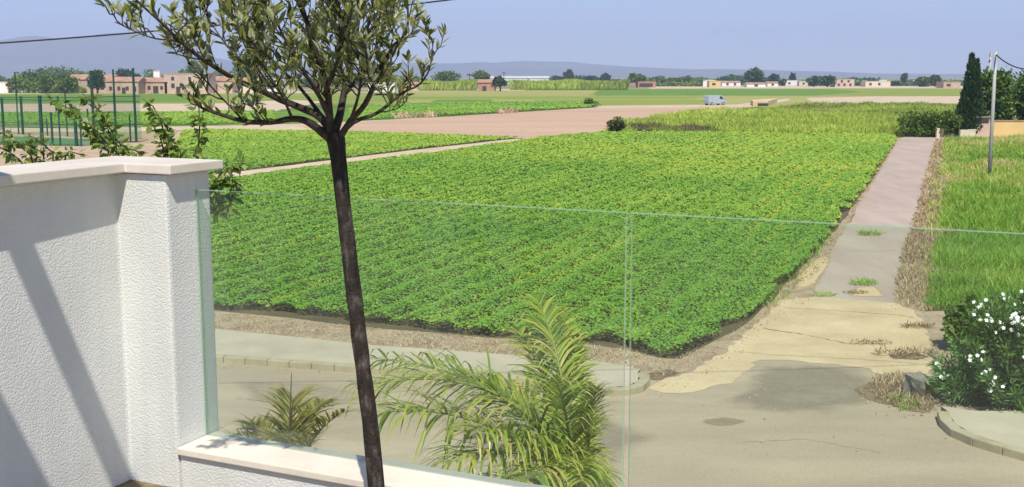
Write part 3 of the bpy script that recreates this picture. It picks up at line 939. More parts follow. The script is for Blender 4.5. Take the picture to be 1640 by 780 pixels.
def tree(name, px, py_top, py_base, wpx, label, mat, n=1800, lobes=14, seed=0, trunk=0.18, leaf=None, group=None, cat="tree", depth=None, gap=0.0):
    g = G(px, py_base)
    Y = g.y
    m = Y / F_
    top = D(px, py_top, Y).z
    w = wpx * m
    root = empty(name, (g.x, g.y, 0), label, cat, group)
    th = top * trunk
    mb = MB()
    mb.tube([(g.x, g.y, -0.2), (g.x + 0.02 * w, g.y, th), (g.x - 0.03 * w, g.y, top * 0.6)], [w * 0.045 + 0.05, w * 0.035 + 0.03, w * 0.012 + 0.02], 7)
    for k in range(4):
        a = k * 1.7 + seed
        mb.tube([(g.x, g.y, th * 0.9), (g.x + math.cos(a) * w * 0.2, g.y + math.sin(a) * w * 0.2, th + (top - th) * 0.5)], [w * 0.02 + 0.02, w * 0.008 + 0.01], 5)
    mb.build("trunk", M["trunk"], root)
    cz = (th + top) / 2
    P, d, lr, idx = crown_pts((g.x, g.y, cz), (w / 2 / 0.95, w / 2 / 0.95, (top - th) / 2 / 0.95), n, lobes, seed + 100)
    s = (leaf or max(0.12, Y * 0.0020)) * rng.uniform(0.6, 1.5, n)
    A = unit(d + 0.8 * rnd_dirs(n))
    Nn = unit(d + 0.5 * rnd_dirs(n))
    lt = np.random.default_rng(seed + 5).random(lobes)
    T = np.clip(0.45 + 0.2 * rng.normal(size=n) + 0.35 * (lt[idx] - 0.5), 0, 1)
    P = P - unit(A) * s[:, None] * 0.5
    quads_obj("crown", rhombs(P, A, np.cross(A, rnd_dirs(n)) + Nn, s, s * 0.8), T, M[mat], root)
    return root


def cone_tree(name, px, py_top, py_base, wpx, label, mat, n=2600, seed=0, peaks=((0, 1.0),), cat="tree", group=None):
    g = G(px, py_base); Y = g.y; m = Y / F_
    top = D(px, py_top, Y).z; w = wpx * m
    root = empty(name, (g.x, g.y, 0), label, cat, group)
    mb = MB(); mb.tube([(g.x, g.y, -0.2), (g.x, g.y, top * 0.7)], [w * 0.07 + .04, w * 0.02 + .01], 7)
    mb.build("trunk", M["trunk"], root)
    r = np.random.default_rng(seed)
    Ps, ds = [], []
    for off, hh in peaks:
        nn = n // len(peaks)
        t = r.beta(1.0, 1.25, nn)
        prof = np.interp(t, [0, 0.08, 0.3, 0.6, 0.85, 1.0], [0.65, 0.95, 1.0, 0.66, 0.28, 0.03])
        a = r.uniform(0, 2 * np.pi, nn)
        bump = 0.78 + 0.3 * vnoise(a * 3, t * 14, 0.8, seed + 3) + 0.08 * r.normal(size=nn)
        rad = w / 2 * (0.62 if len(peaks) > 1 else 1.0) * prof * bump * np.sqrt(r.uniform(0.45, 1, nn))
        Ps.append(np.stack([g.x + off * w * 0.5 + rad * np.cos(a), g.y + rad * np.sin(a), 0.15 + t * top * hh], 1))
        ds.append(np.stack([np.cos(a), np.sin(a), np.full(nn, 0.9)], 1))
    P = np.concatenate(Ps); d = unit(np.concatenate(ds)); n = len(P)
    s = max(0.1, Y * 0.0022) * r.uniform(0.6, 1.5, n)
    A = unit(d + np.array([0, 0, 0.8]) + 0.5 * rnd_dirs(n))
    T = np.clip(0.4 + 0.22 * r.normal(size=n), 0, 1)
    quads_obj("crown", rhombs(P, A, rnd_dirs(n), s * 1.3, s * 0.6), T, M[mat], root)
    return root


# far trees on the left, in front of and behind the old houses
tree("tree", 28, 124, 149, 34, "olive brown bushy tree beside the small white house at the left edge", "tree_olive", 1500, seed=1, trunk=0.1)
tree("tree", 46, 113, 147, 30, "dark slender tree rising behind the bushy trees near the white house", "tree_dark", 1100, seed=2, trunk=0.25)
tree("tree", 74, 118, 150, 30, "mid green tree standing behind the green fence posts", "tree_mid", 1300, seed=3, trunk=0.12)
tree("tree", 106, 120, 150, 44, "broad light green tree left of the long terracotta house", "tree_mid", 1900, seed=4, trunk=0.08)
tree("tree", 156, 114, 150, 34, "round dark green tree in front of the long terracotta house", "tree_dark", 1700, seed=5, trunk=0.2)
tree("tree", 205, 111, 142, 42, "low dark tree crown showing over the terracotta roof ridge", "tree_dark", 1300, seed=6, trunk=0.2)
tree("tree", 312, 96, 142, 34, "tall round tree behind the rose coloured houses", "tree_mid", 1600, seed=7, trunk=0.3)
tree("tree", 395, 100, 142, 46, "green tree seen through the branches of the young olive", "tree_mid", 1500, seed=8, trunk=0.25)
# middle
tree("tree", 716, 114, 141, 54, "wide olive green tree rising behind the reed hedge", "tree_mid", 1800, seed=9, trunk=0.15)
tree("tree", 770, 114, 141.5, 30, "green tree crown right above the brick hut", "tree_mid", 1300, seed=10, trunk=0.3)
tree("tree", 801, 123, 146, 30, "small dark round tree standing right of the brick hut", "tree_dark", 1600, seed=11, trunk=0.25)
tree("tree", 911, 112, 134, 18, "dark pointed tree above the long reed hedge", "tree_dark", 800, seed=12, trunk=0.2)
tree("tree", 897, 120, 135, 40, "low dark tree row piece left of the pointed tree", "tree_dark", 900, seed=13, trunk=0.1)
tree("tree", 945, 119, 135, 26, "small dark tree right of the pointed tree, above the reed hedge", "tree_dark", 800, seed=14, trunk=0.1)
tree("tree", 970, 117, 134, 16, "narrow dark tree near the right end of the reed hedge", "tree_dark", 700, seed=15, trunk=0.1)
tree("tree", 1019, 114, 139, 30, "round leafy green tree beside the open brown shed", "tree_mid", 1600, seed=16, trunk=0.22)
tree("tree", 1072, 125, 138, 40, "low pale green bushy tree right of the open shed", "tree_olive", 1100, seed=17, trunk=0.05)
tree("tree", 1120, 124, 137, 18, "small dark tree beside the ochre house", "tree_dark", 700, seed=18, trunk=0.1)
tree("tree", 1096, 126, 138, 16, "little dark tree between the pale bushes and the houses", "tree_dark", 600, seed=180, trunk=0.1)
tree("tree", 1207, 109, 139, 36, "largest dark tree among the far houses", "tree_dark", 1900, seed=19, trunk=0.12)
tree("tree", 1238, 119, 137, 18, "smaller green tree at the right side of the largest far tree", "tree_dark", 800, seed=20, trunk=0.2)
tree("tree", 1253, 128, 137.5, 14, "tiny dark tree in front of white far houses", "tree_dark", 500, seed=21, trunk=0.1)
cone_tree("cypress", 1269, 122, 137, 6, "far slim cypress between the white houses", "tree_dark", 500, 22)
tree("tree", 1303, 121, 139, 28, "left half of a wide dark tree pair with flat tops", "tree_dark", 1500, seed=23, trunk=0.05)
tree("tree", 1325, 122, 139.5, 26, "right half of a wide dark tree pair with flat tops", "tree_dark", 1500, seed=24, trunk=0.05)
tree("tree", 1365, 124, 136.5, 14, "dark small tree behind the pink far house", "tree_dark", 500, seed=25, trunk=0.1)
tree("tree", 1432, 129, 138, 18, "low dark tree beside the cream far house", "tree_dark", 700, seed=26, trunk=0.05)
tree("tree", 1447, 117, 136, 10, "tall narrow grey green tree on the horizon", "tree_dark", 700, seed=27, trunk=0.25)
tree("tree", 1478, 123, 139, 34, "rounded green tree left of the taller tree by the cypress", "tree_mid", 1300, seed=28, trunk=0.05)
tree("tree", 1497, 120, 139.5, 24, "taller green tree left of the low brown farm building", "tree_dark", 1000, seed=29, trunk=0.1)
# right: cypress pair and garden trees
cone_tree("cypress", 1550, 90, 220, 46, "tall dark green twin-pointed cypress beside the garden wall", "tree_dark", 9000, 31, ((-0.05, 1.0), (0.32, 0.93), (-0.38, 0.52)))
tree("tree", 1592, 108, 216, 66, "leafy broad garden tree behind the street pole", "tree_lush", 9000, 26, 32, trunk=0.04, leaf=0.34)
tree("tree", 1650, 105, 214, 76, "dark leafy garden tree at the right edge above the ochre wall", "tree_lush", 10000, 26, 33, trunk=0.04, leaf=0.34)
tree("shrub", 1482, 176, 219, 84, "dark green shrub at the far end of the lane", "tree_mid", 5200, 20, 34, trunk=0.02, cat="shrub")
tree("shrub", 1520, 178, 221, 40, "green shrub between the dark shrub and the tall cypress", "tree_mid", 2200, 12, 35, trunk=0.02, cat="shrub")
tree("shrub", 984, 186, 215, 34, "olive bush at the left end of the reed belt", "tree_olive", 1800, 10, 36, trunk=0.03, cat="shrub")
tree("shrub", 945, 158, 170.5, 26, "grey green bush at the tip of the dark green strip", "tree_mid", 1000, 10, 37, trunk=0.03, cat="shrub")


def reed_hedge(x0, x1, yt, yb, label, seed, tint):
    a, b = G(x0, yb), G(x1, yb)
    root = empty("reed_hedge", (a + b) / 2, label, "hedge")
    Y = a.y
    h = D(x0, yt, Y).z
    n = int((x1 - x0) * 26)
    r = np.random.default_rng(seed)
    t = r.random(n)
    x = a.x + (b.x - a.x) * t; y = a.y + (b.y - a.y) * t + r.uniform(0, 6, n)
    hh = h * (0.75 + 0.3 * vnoise(x, y, 9.0, seed)) * r.uniform(0.75, 1.05, n)
    w = Y * 0.0013 * r.uniform(0.5, 1.5, n)
    P = np.stack([x, y, np.zeros(n)], 1)
    mid = P + np.stack([r.normal(0, .2, n), r.normal(0, .2, n), hh * 0.6], 1)
    tip = P + np.stack([r.normal(0, .6, n), r.normal(0, .6, n), hh], 1)
    S = np.stack([np.ones(n), r.normal(0, 0.6, n), np.zeros(n)], 1)
    V = np.stack([P - S * w[:, None] * .4, mid - S * w[:, None] * .6, tip, mid + S * w[:, None] * .6], 1).reshape(-1, 3)
    quads_obj("canes", V, np.clip(tint + 0.2 * r.normal(size=n) + 0.35 * (vnoise(x, y, 12., seed + 1) - .5), 0, 1), M["reed"], root)


reed_hedge(672, 764, 126.5, 145, "straight reed hedge left of the brick hut", 41, 0.35)
reed_hedge(818, 1006, 126, 144, "long reed hedge right of the brick hut", 42, 0.42)

def treeline(x0, x1, yt, yb, seed, mat, tint=0.4):
    """a far belt of mixed low trees that reads as one mass"""
    a, b = G(x0, yb), G(x1, yb)
    Y = (a.y + b.y) / 2
    h = D((x0 + x1) / 2, yt, Y).z
    r = np.random.default_rng(seed)
    n = int((x1 - x0) * 34)
    t = r.random(n)
    x = a.x + (b.x - a.x) * t
    y = a.y + (b.y - a.y) * t + r.uniform(0, 0.04 * Y, n)
    top = h * (0.25 + 0.85 * vnoise(x, y * 0.2, Y * 0.012, seed) ** 1.4) * (0.75 + 0.5 * vnoise(x, y * 0.2, Y * 0.004, seed + 1))
    z = top * r.beta(1.6, 1.0, n)
    s = Y * 0.0019 * r.uniform(0.6, 1.5, n)
    A = rnd_dirs(n) * np.array([1, 1, .6])
    Nn = rnd_dirs(n) + np.array([0, -.7, .8])
    T = np.clip(tint + 0.18 * r.normal(size=n) + 0.6 * (vnoise(x, y * 0.2, Y * 0.01, seed + 2) - 0.5), 0, 1)
    o = quads_obj("treeline", rhombs(np.stack([x, y, z], 1), A, Nn, s, s * 0.8), T, M[mat])
    return tag(o, kind="stuff")


treeline(-120, 345, 111, 140, 301, "tree_mid", 0.35)
treeline(340, 680, 117, 140, 302, "tree_mid", 0.35)
treeline(820, 1010, 118, 134, 303, "tree_dark", 0.6)
treeline(1030, 1560, 122.5, 136, 304, "tree_dark", 0.65)
treeline(1040, 1130, 126, 138.5, 305, "tree_mid", 0.5)
treeline(1280, 1540, 129, 137.5, 306, "tree_mid", 0.3)
treeline(14, 126, 124, 149.5, 307, "tree_mid", 0.6)

# ------------------------------------------------------------------ houses
def house(px0, px1, yt, yb, wall, label, depth=8.0, roof="flat", roofmat="roof_tile", wins=(), rz=0.0, name="house", cat="house", door=None, chim=None, group=None):
    a, b = G(px0, yb), G(px1, yb)
    c = (a + b) / 2
    w = (b - a).length / max(0.3, math.cos(rz))
    h = D((px0 + px1) / 2, yt, c.y).z
    root = empty(name, (c.x, c.y + depth / 2, 0), label, cat, group, rz)
    O = Vector((c.x, c.y + depth / 2, 0))
    rm = Matrix.Translation(O) @ Matrix.Rotation(rz, 4, "Z")

    def bx(cc, sz, nm, mat, parent):
        mb = MB(); mb.box(cc, sz)
        mb.v = [tuple(rm @ Vector(v)) for v in mb.v]
        return mb.build(nm, M[mat], parent)
    hw = h if roof == "flat" else h * 0.72
    bx((0, 0, hw / 2 - 0.1), (w, depth, hw + 0.2), "wall", wall, root)
    if roof == "flat":
        rf = bx((0, 0, hw + 0.09), (w + 0.3, depth + 0.3, 0.18), "roof", wall, root)
    else:
        mb = MB()
        e = 0.35
        if roof == "gable":
            vs = [(-w / 2 - e, -depth / 2 - e, hw + .003), (w / 2 + e, -depth / 2 - e, hw + .003), (w / 2 + e, 0, h), (-w / 2 - e, 0, h), (-w / 2 - e, depth / 2 + e, hw + .003), (w / 2 + e, depth / 2 + e, hw + .003)]
            fs = [(0, 1, 2, 3), (3, 2, 5, 4), (0, 3, 4), (1, 5, 2), (0, 4, 5, 1)]
        else:  # lean-to, high at the back
            vs = [(-w / 2 - e, -depth / 2 - e, hw + .003), (w / 2 + e, -depth / 2 - e, hw + .003), (w / 2 + e, depth / 2 + e, hw + .003), (-w / 2 - e, depth / 2 + e, hw + .003), (w / 2 + e, depth / 2 + e, h), (-w / 2 - e, depth / 2 + e, h)]
            fs = [(0, 1, 4, 5), (0, 5, 3), (1, 2, 4), (2, 3, 5, 4), (0, 3, 2, 1)]
        mb.add([rm @ Vector(v) for v in vs], fs)
        rf = mb.build("roof", M[roofmat], root)
    for (u, v, ww, hh) in wins:
        bx((-w / 2 + u * w, -depth / 2 - 0.03, v * hw), (ww, 0.10, hh), "window", "hole", root)
    if door:
        u, ww, hh = door
        bx((-w / 2 + u * w, -depth / 2 - 0.04, hh / 2), (ww, 0.12, hh), "door", "hole", root)
    if chim:
        u, s, hh = chim
        bx((-w / 2 + u * w, 0, h + hh / 2 - 0.3), (s, s, hh), "chimney", wall, rf)
    return root


house(-20, 14, 132, 149, "white_wall", "small plain white house at the left edge behind the green posts", 8, wins=((.35, .5, 1, 1.2),))
house(108, 178, 119, 149, "terracotta", "pale brick house left half, behind the round dark tree", 12, "gable", wins=((.2, .5, 1.0, 1.2), (.85, .5, 1.0, 1.2)))
house(170, 222, 123, 150.5, "terracotta", "long low terracotta house with a row of small windows", 10, "gable", wins=((.15, .45, 1, 1.3), (.4, .45, 1, 1.3), (.66, .45, 1, 1.3), (.88, .4, 1.2, 1.8)), door=(.55, 1.2, 2.2))
house(220, 268, 124, 150, "terracotta", "reddish low farmhouse with dark doorways right of the long terracotta house", 10, "gable", wins=((.12, .5, 1, 1.3), (.4, .5, 1.1, 1.3), (.82, .5, 1.0, 1.2)), door=(.62, 1.8, 2.6))
house(247, 257, 114, 146, "white_wall", "narrow pale chimney tower above the terracotta roofs", 2, name="tower", cat="tower")
house(264, 332, 118, 150, "rose", "tall rose coloured house with several windows by the olive crown", 12, "flat", wins=((.2, .4, 1.2, 1.6), (.4, .4, 1.2, 1.6), (.6, .4, 1.2, 1.6), (.2, .75, 1, 1.2), (.6, .75, 1, 1.2), (.85, .4, 1.2, 1.6)), door=(.32, 1.4, 2.4))
house(334, 372, 122, 149, "rose", "rose gabled house partly behind the olive branches", 10, "gable", wins=((.3, .5, 1, 1.3), (.7, .5, 1, 1.3)))
house(374, 418, 124, 148, "cream_wall", "cream house behind the olive branches with dark windows", 10, "gable", wins=((.3, .5, 1, 1.3), (.75, .5, 1, 1.3)))
house(422, 452, 128, 147, "white_wall", "white low house with a wide dark opening behind the olive crown", 9, wins=((.4, .5, 3, 2.2),))
house(590, 632, 133, 147, "white_wall", "low white shed seen right of the olive crown", 9, wins=((.4, .35, 3, 1.4),), name="shed", cat="shed")
house(766, 794, 127, 146, "brick", "small red brick hut between the reed hedges", 6, "lean", "brick", wins=(), door=(.35, 1.6, 2.0), name="hut", cat="hut")
house(778, 880, 121.8, 134, "plastic", "long white greenhouse roof showing above the reed hedge", 20, "gable", "plastic", name="greenhouse", cat="greenhouse")
house(1022, 1050, 131, 140.5, "brick", "open brown shed with a pale roof under the round green tree", 8, "flat", wins=((.45, .45, 7.0, 1.8),), name="shed", cat="shed")
house(1126, 1146, 128.5, 138.5, "white_wall", "white cube house touching the ochre house", 10, wins=((.5, .5, 1.2, 1.4),))
house(1136, 1154, 130, 139.5, "ochre_wall", "ochre house standing at the edge of the far green strip", 8, wins=((.4, .5, 2, 1.2),))
house(1156, 1186, 129.5, 138, "white_wall", "low white house right of the ochre house", 10, "gable", wins=((.3, .5, 1.4, 1.4), (.7, .5, 1.4, 1.4)))
house(1196, 1226, 132, 139.6, "white_wall", "white gabled house under the largest far tree", 8, "gable", wins=((.5, .5, 2, 1.2),))
house(1229, 1246, 130.5, 138.5, "white_wall", "white house right of the largest far tree", 8, "gable", wins=((.5, .5, 1.4, 1.2),))
house(1258, 1278, 129, 137.5, "white_wall", "white house behind the far slim cypress", 10, wins=((.3, .5, 1.4, 1.2),))
house(1280, 1294, 130, 137.6, "cream_wall", "cream house left of the flat topped tree pair", 8, wins=((.5, .5, 1.4, 1.2),))
house(1337, 1368, 127, 139.5, "rose", "pink two storey house right of the flat topped tree pair", 10, wins=((.2, .3, 1.2, 1.4), (.5, .3, 1.2, 1.4), (.8, .3, 1.2, 1.4), (.35, .75, 1.2, 1.2), (.7, .75, 1.2, 1.2)))
house(1386, 1426, 130.5, 139, "cream_wall", "cream low house with a flat roof left of the low dark tree", 9, wins=((.2, .5, 1.4, 1.4), (.55, .5, 1.4, 1.4)))
house(1408, 1420, 128, 137.5, "white_wall", "small white house behind the cream flat roofed house", 8, wins=((.5, .6, 1.4, 1.2),))
house(1372, 1388, 129, 137.2, "white_wall", "white house between the pink house and the cream house", 8, wins=((.5, .5, 1.4, 1.2),))
house(1511, 1538, 131.5, 141, "terracotta", "low brown farm building left of the tall cypress", 10, wins=((.3, .5, 2, 1.2),), name="barn", cat="barn")
for i, (x0, x1, yt, yb, wl, lb) in enumerate([
        (1300, 1316, 127, 134, "white_wall", "distant white house peeping over the flat topped trees"),
        (1055, 1072, 129, 136, "white_wall", "distant white house among the pale bushes"),
        (1086, 1100, 128.5, 136, "cream_wall", "distant cream house between two small dark trees"),
        (1462, 1476, 129, 136, "white_wall", "distant white house behind the rounded green tree"),
        (640, 668, 131, 144, "rose", "rose farm wall left of the first reed hedge")]):
    house(x0, x1, yt, yb, M and wl, lb, 9, "flat" if i % 2 else "gable", wins=((.5, .5, 1.4, 1.2),))


# low field structure at the end of the dirt track
def slab_ramp():
    a, b = G(1206, 170), G(1240, 166)
    root = empty("culvert", (a.x, a.y, 0), "low pale concrete culvert where the dirt track ends", "culvert")
    mb = MB(); mb.prism([(a.x, a.y), (G(1232, 170).x, a.y + 1), (b.x + 3, b.y + 10), (a.x + 2, a.y + 12)], -0.05, 1.0)
    mb.build("deck", M["apron"], root, bevel=0.08)
    mb = MB(); mb.box(((a.x + G(1232, 170).x) / 2 + 0.4, a.y + 0.35, 0.3), (2.0, 0.9, 0.55), 0.3)
    mb.build("opening", M["hole"], root)


slab_ramp()

# ------------------------------------------------------------------ van
def van():
    g = G(1145, 168.5)
    root = empty("van", (g.x, g.y, 0), "pale blue grey delivery van parked on the dirt track", "van", None, R(28))
    rm = Matrix.Translation((g.x, g.y, 0)) @ Matrix.Rotation(R(28), 4, "Z")
    prof = [(-2.35, 0.35), (-2.4, 1.0), (-2.3, 1.95), (-2.1, 2.05), (0.9, 2.05), (1.15, 1.98), (1.75, 1.25), (2.3, 1.05), (2.42, 0.8), (2.42, 0.35)]
    mb = MB()
    n = len(prof)
    vs = [(x, -0.92 if z < 1.3 else -0.84, z) for x, z in prof] + [(x, 0.92 if z < 1.3 else 0.84, z) for x, z in prof]
    fs = [tuple(range(n)), tuple(reversed(range(n, 2 * n)))] + [(i, n + i, n + (i + 1) % n, (i + 1) % n) for i in range(n)]
    mb.add([rm @ Vector(v) for v in vs], fs)
    body = mb.build("body", M["van_paint"], root, bevel=0.06)
    # windows: cab side glass and windscreen
    for sgn in (-1, 1):
        mb = MB()
        pts = [(0.55, 1.28), (1.62, 1.28), (1.12, 1.86), (0.55, 1.9)]
        vs = [(x, sgn * 0.90 - sgn * 0.055 * (z - 1.28) / 0.6, z) for x, z in pts] + [(x, sgn * 0.80, z) for x, z in pts]
        mb.add([rm @ Vector(v) for v in vs], [(0, 1, 2, 3), (4, 7, 6, 5), (0, 4, 5, 1), (1, 5, 6, 2), (2, 6, 7, 3), (3, 7, 4, 0)])
        mb.build("window", M["van_glass"], root)
    mb = MB()
    vs = [(1.76, -0.7, 1.27), (1.76, 0.7, 1.27), (1.21, 0.66, 1.94), (1.21, -0.66, 1.94), (1.70, -0.7, 1.24), (1.70, 0.7, 1.24), (1.14, 0.66, 1.9), (1.14, -0.66, 1.9)]
    mb.add([rm @ Vector((v[0] + .03, v[1], v[2] + .03)) for v in vs], [(0, 1, 2, 3), (7, 6, 5, 4), (0, 4, 5, 1), (1, 5, 6, 2), (2, 6, 7, 3), (3, 7, 4, 0)])
    mb.build("windscreen", M["van_glass"], root)
    for sx in (-1.5, 1.5):
        for sy in (-0.84, 0.84):
            mb = MB(); mb.tube([rm @ Vector((sx, sy - 0.12, 0.34)), rm @ Vector((sx, sy + 0.12, 0.34))], 0.34, 16)
            w = mb.build("wheel", M["rubber"], root)
            mb = MB(); mb.tube([rm @ Vector((sx, sy + math.copysign(0.125, sy) - 0.02, 0.34)), rm @ Vector((sx, sy + math.copysign(0.125, sy) + 0.01, 0.34))], 0.2, 12)
            mb.build("rim", M["galv"], w)
    for sy in (-0.7, 0.7):
        mb = MB(); mb.box((2.41, sy, 0.86), (0.12, 0.3, 0.18)); mb.v = [tuple(rm @ Vector(v)) for v in mb.v]
        mb.build("headlight", M["lamp"], root)
    mb = MB(); mb.box((2.44, 0, 0.48), (0.14, 1.7, 0.2)); mb.v = [tuple(rm @ Vector(v)) for v in mb.v]
    mb.build("bumper", M["rubber"], root)


van()

# ------------------------------------------------------------------ green sports court fence
def court():
    FL, NL, NR, FR = G(-60, 216), G(-70, 232), G(132, 235), G(228, 227)
    BR, BL = G(226, 224), G(-60, 211)
    sheet("court_floor", [(FL.x, FL.y), (NL.x, NL.y), (NR.x, NR.y), (FR.x, FR.y)], 0.052, M["court"], px=False)

    gm, nt, out = newmat("green wire netting")
    L = nt.links
    t = N(nt, "ShaderNodeBsdfTransparent")
    p = N(nt, "ShaderNodeBsdfPrincipled", Roughness=0.5)
    p.inputs["Base Color"].default_value = (0.02, 0.12, 0.07, 1)
    mx = N(nt, "ShaderNodeMixShader"); mx.inputs[0].default_value = 0.10
    L.new(t.outputs[0], mx.inputs[1]); L.new(p.outputs[0], mx.inputs[2]); L.new(mx.outputs[0], out.inputs[0])
    cg = mat_glass("court side glass", (0.95, 0.98, 0.97), 0.3)

    def run(label, a, b, posts, hmesh, hglass):
        root = empty("court_fence", (a + b) / 2, label, "fence", "fences round the sports court")
        d = (b - a); rz = math.atan2(d.y, d.x)
        for (px, yt, yb, wpx) in posts:
            # foot on the run's own line, at the pixel column's ground position
            lo, hi = 0.0, 1.0
            best = min((abs((820 + F_ * (a.lerp(b, t / 200)).x / (a.lerp(b, t / 200)).y / 1.012) - px), t / 200) for t in range(-10, 211))[1]
            q = a.lerp(b, best)
            top = D(px, yt, q.y).z
            w = 0.62 * wpx * q.y / F_
            mb = MB(); mb.box((q.x, q.y, top / 2), (w, w, top), rz)
            po = mb.build("post", M["post_green"], root)
            mb = MB(); mb.box((q.x, q.y, top + 0.02), (w * 1.25, w * 1.25, 0.05), rz)
            mb.build("post_cap", M["post_green"], po)
        c = (a + b) / 2
        mb = MB(); mb.box((c.x, c.y, (hglass + hmesh) / 2), (d.length, 0.02, hmesh - hglass), rz)
        mb.build("netting", gm, root)
        if hglass > 0.5:
            mb = MB(); mb.box((c.x, c.y, hglass / 2), (d.length, 0.03, hglass - 0.05), rz)
            mb.build("glass_side", cg, root)
        for z in (hglass, hmesh):
            mb = MB(); mb.box((c.x, c.y, z), (d.length, 0.06, 0.06), rz)
            mb.build("rail", M["post_green"], root)
    run("green steel fence run of the sports court, nearest, along the wall", NL, NR, [(-60, 155, 230, 4), (-20, 160, 230, 4), (19, 158, 228, 4.5), (78, 154, 226, 6.5), (95, 181, 229, 4), (107, 155, 232, 3), (132, 172, 235, 6)], 4.2, 1.6)
    run("green steel fence run of the sports court, short right side", NR, FR, [(140, 185, 233, 3), (161, 114, 230, 5), (176, 180, 230, 2.5), (196, 112, 229, 3.5), (218, 185, 228, 3), (227, 110, 227, 4.5)], 4.2, 1.6)
    run("green steel fence run of the sports court, far side", BL, BR, [(-20, 118, 212, 3), (7, 116, 214, 4), (42, 116, 214, 2.5), (49, 155, 215, 4.5), (87, 190, 218, 2.5), (118, 150, 220, 2.5), (153, 175, 222, 3), (195, 150, 223, 3)], 3.6, 1.2)


court()

# ------------------------------------------------------------------ poles and cables
def pole(px, yt, pxb, yb, wpx, label, arm=True):
    g = G(pxb, yb)
    t = D(px, yt, g.y)
    root = empty("utility_pole", (g.x, g.y, 0), label, "pole")
    w = wpx * g.y / F_
    mb = MB(); mb.tube([(g.x, g.y, -0.3), (g.x * .5 + t.x * .5, g.y, t.z * .5), (t.x, t.y, t.z)], [w * .55, w * .5, w * .42], 10)
    mb.build("shaft", M["galv"], root, smooth=True)
    if arm:
        mb = MB(); mb.box((t.x - 0.12, t.y, t.z - 0.25), (0.5, 0.08, 0.08), 0.2); mb.build("bracket", M["galv"], root)
        for k in (-0.32, 0.1):
            mb = MB(); mb.tube([(t.x + k, t.y, t.z - 0.22), (t.x + k, t.y, t.z - 0.05)], [0.04, 0.025], 8); mb.build("insulator", M["stone"], root)
    return t


t1 = pole(1595, 83, 1584, 290, 5.6, "grey utility pole standing in the weedy field right of the lane")
t2 = pole(1587, 86, 1578, 214, 3.5, "thin grey pole just behind the street pole, reaching above the garden trees", False)
t3 = pole(1567, 105, 1565, 219, 3.5, "slim grey pole in front of the dark cypress", False)


def cable(a, b, sag, rad, label, n=24, t0=0.0, t1=1.0):
    pts = []
    for i in range(n + 1):
        t = t0 + (t1 - t0) * i / n
        p = a.lerp(b, t); p.z -= sag * 4 * t * (1 - t)
        pts.append(p)
    mb = MB(); mb.tube(pts, rad, 6)
    tag(mb.build("cable", M["wire"], smooth=True), label, "cable")


e = D(1760, 40, 52)
cable(t1 + Vector((0, 0, -0.15)), e, 1.35, 0.035, "black cable sagging from the pole towards the right edge")
cable(D(-260, 84, 17), D(900, -24, 17), 0.12, 0.012, "black overhead cable crossing the sky behind the olive crown", 60, -1.2, 2.4)
# thin far poles
for px, yt, yb, lb in [(807, 115, 134, "dark thin pole standing behind the small dark round tree"), (752, 117, 140, "thin pole left of the tree above the brick hut")]:
    g = G(px, yb); t = D(px, yt, g.y)
    root = empty("utility_pole", (g.x, g.y, 0), lb, "pole")
    mb = MB(); mb.tube([(g.x, g.y, -0.2), (g.x, g.y, t.z)], [0.3, 0.22], 7); mb.build("shaft", M["trunk"], root)
    mb = MB(); mb.box((g.x, g.y, t.z - 1.0), (3.0, 0.3, 0.8)); mb.build("crossarm", M["trunk"], root)

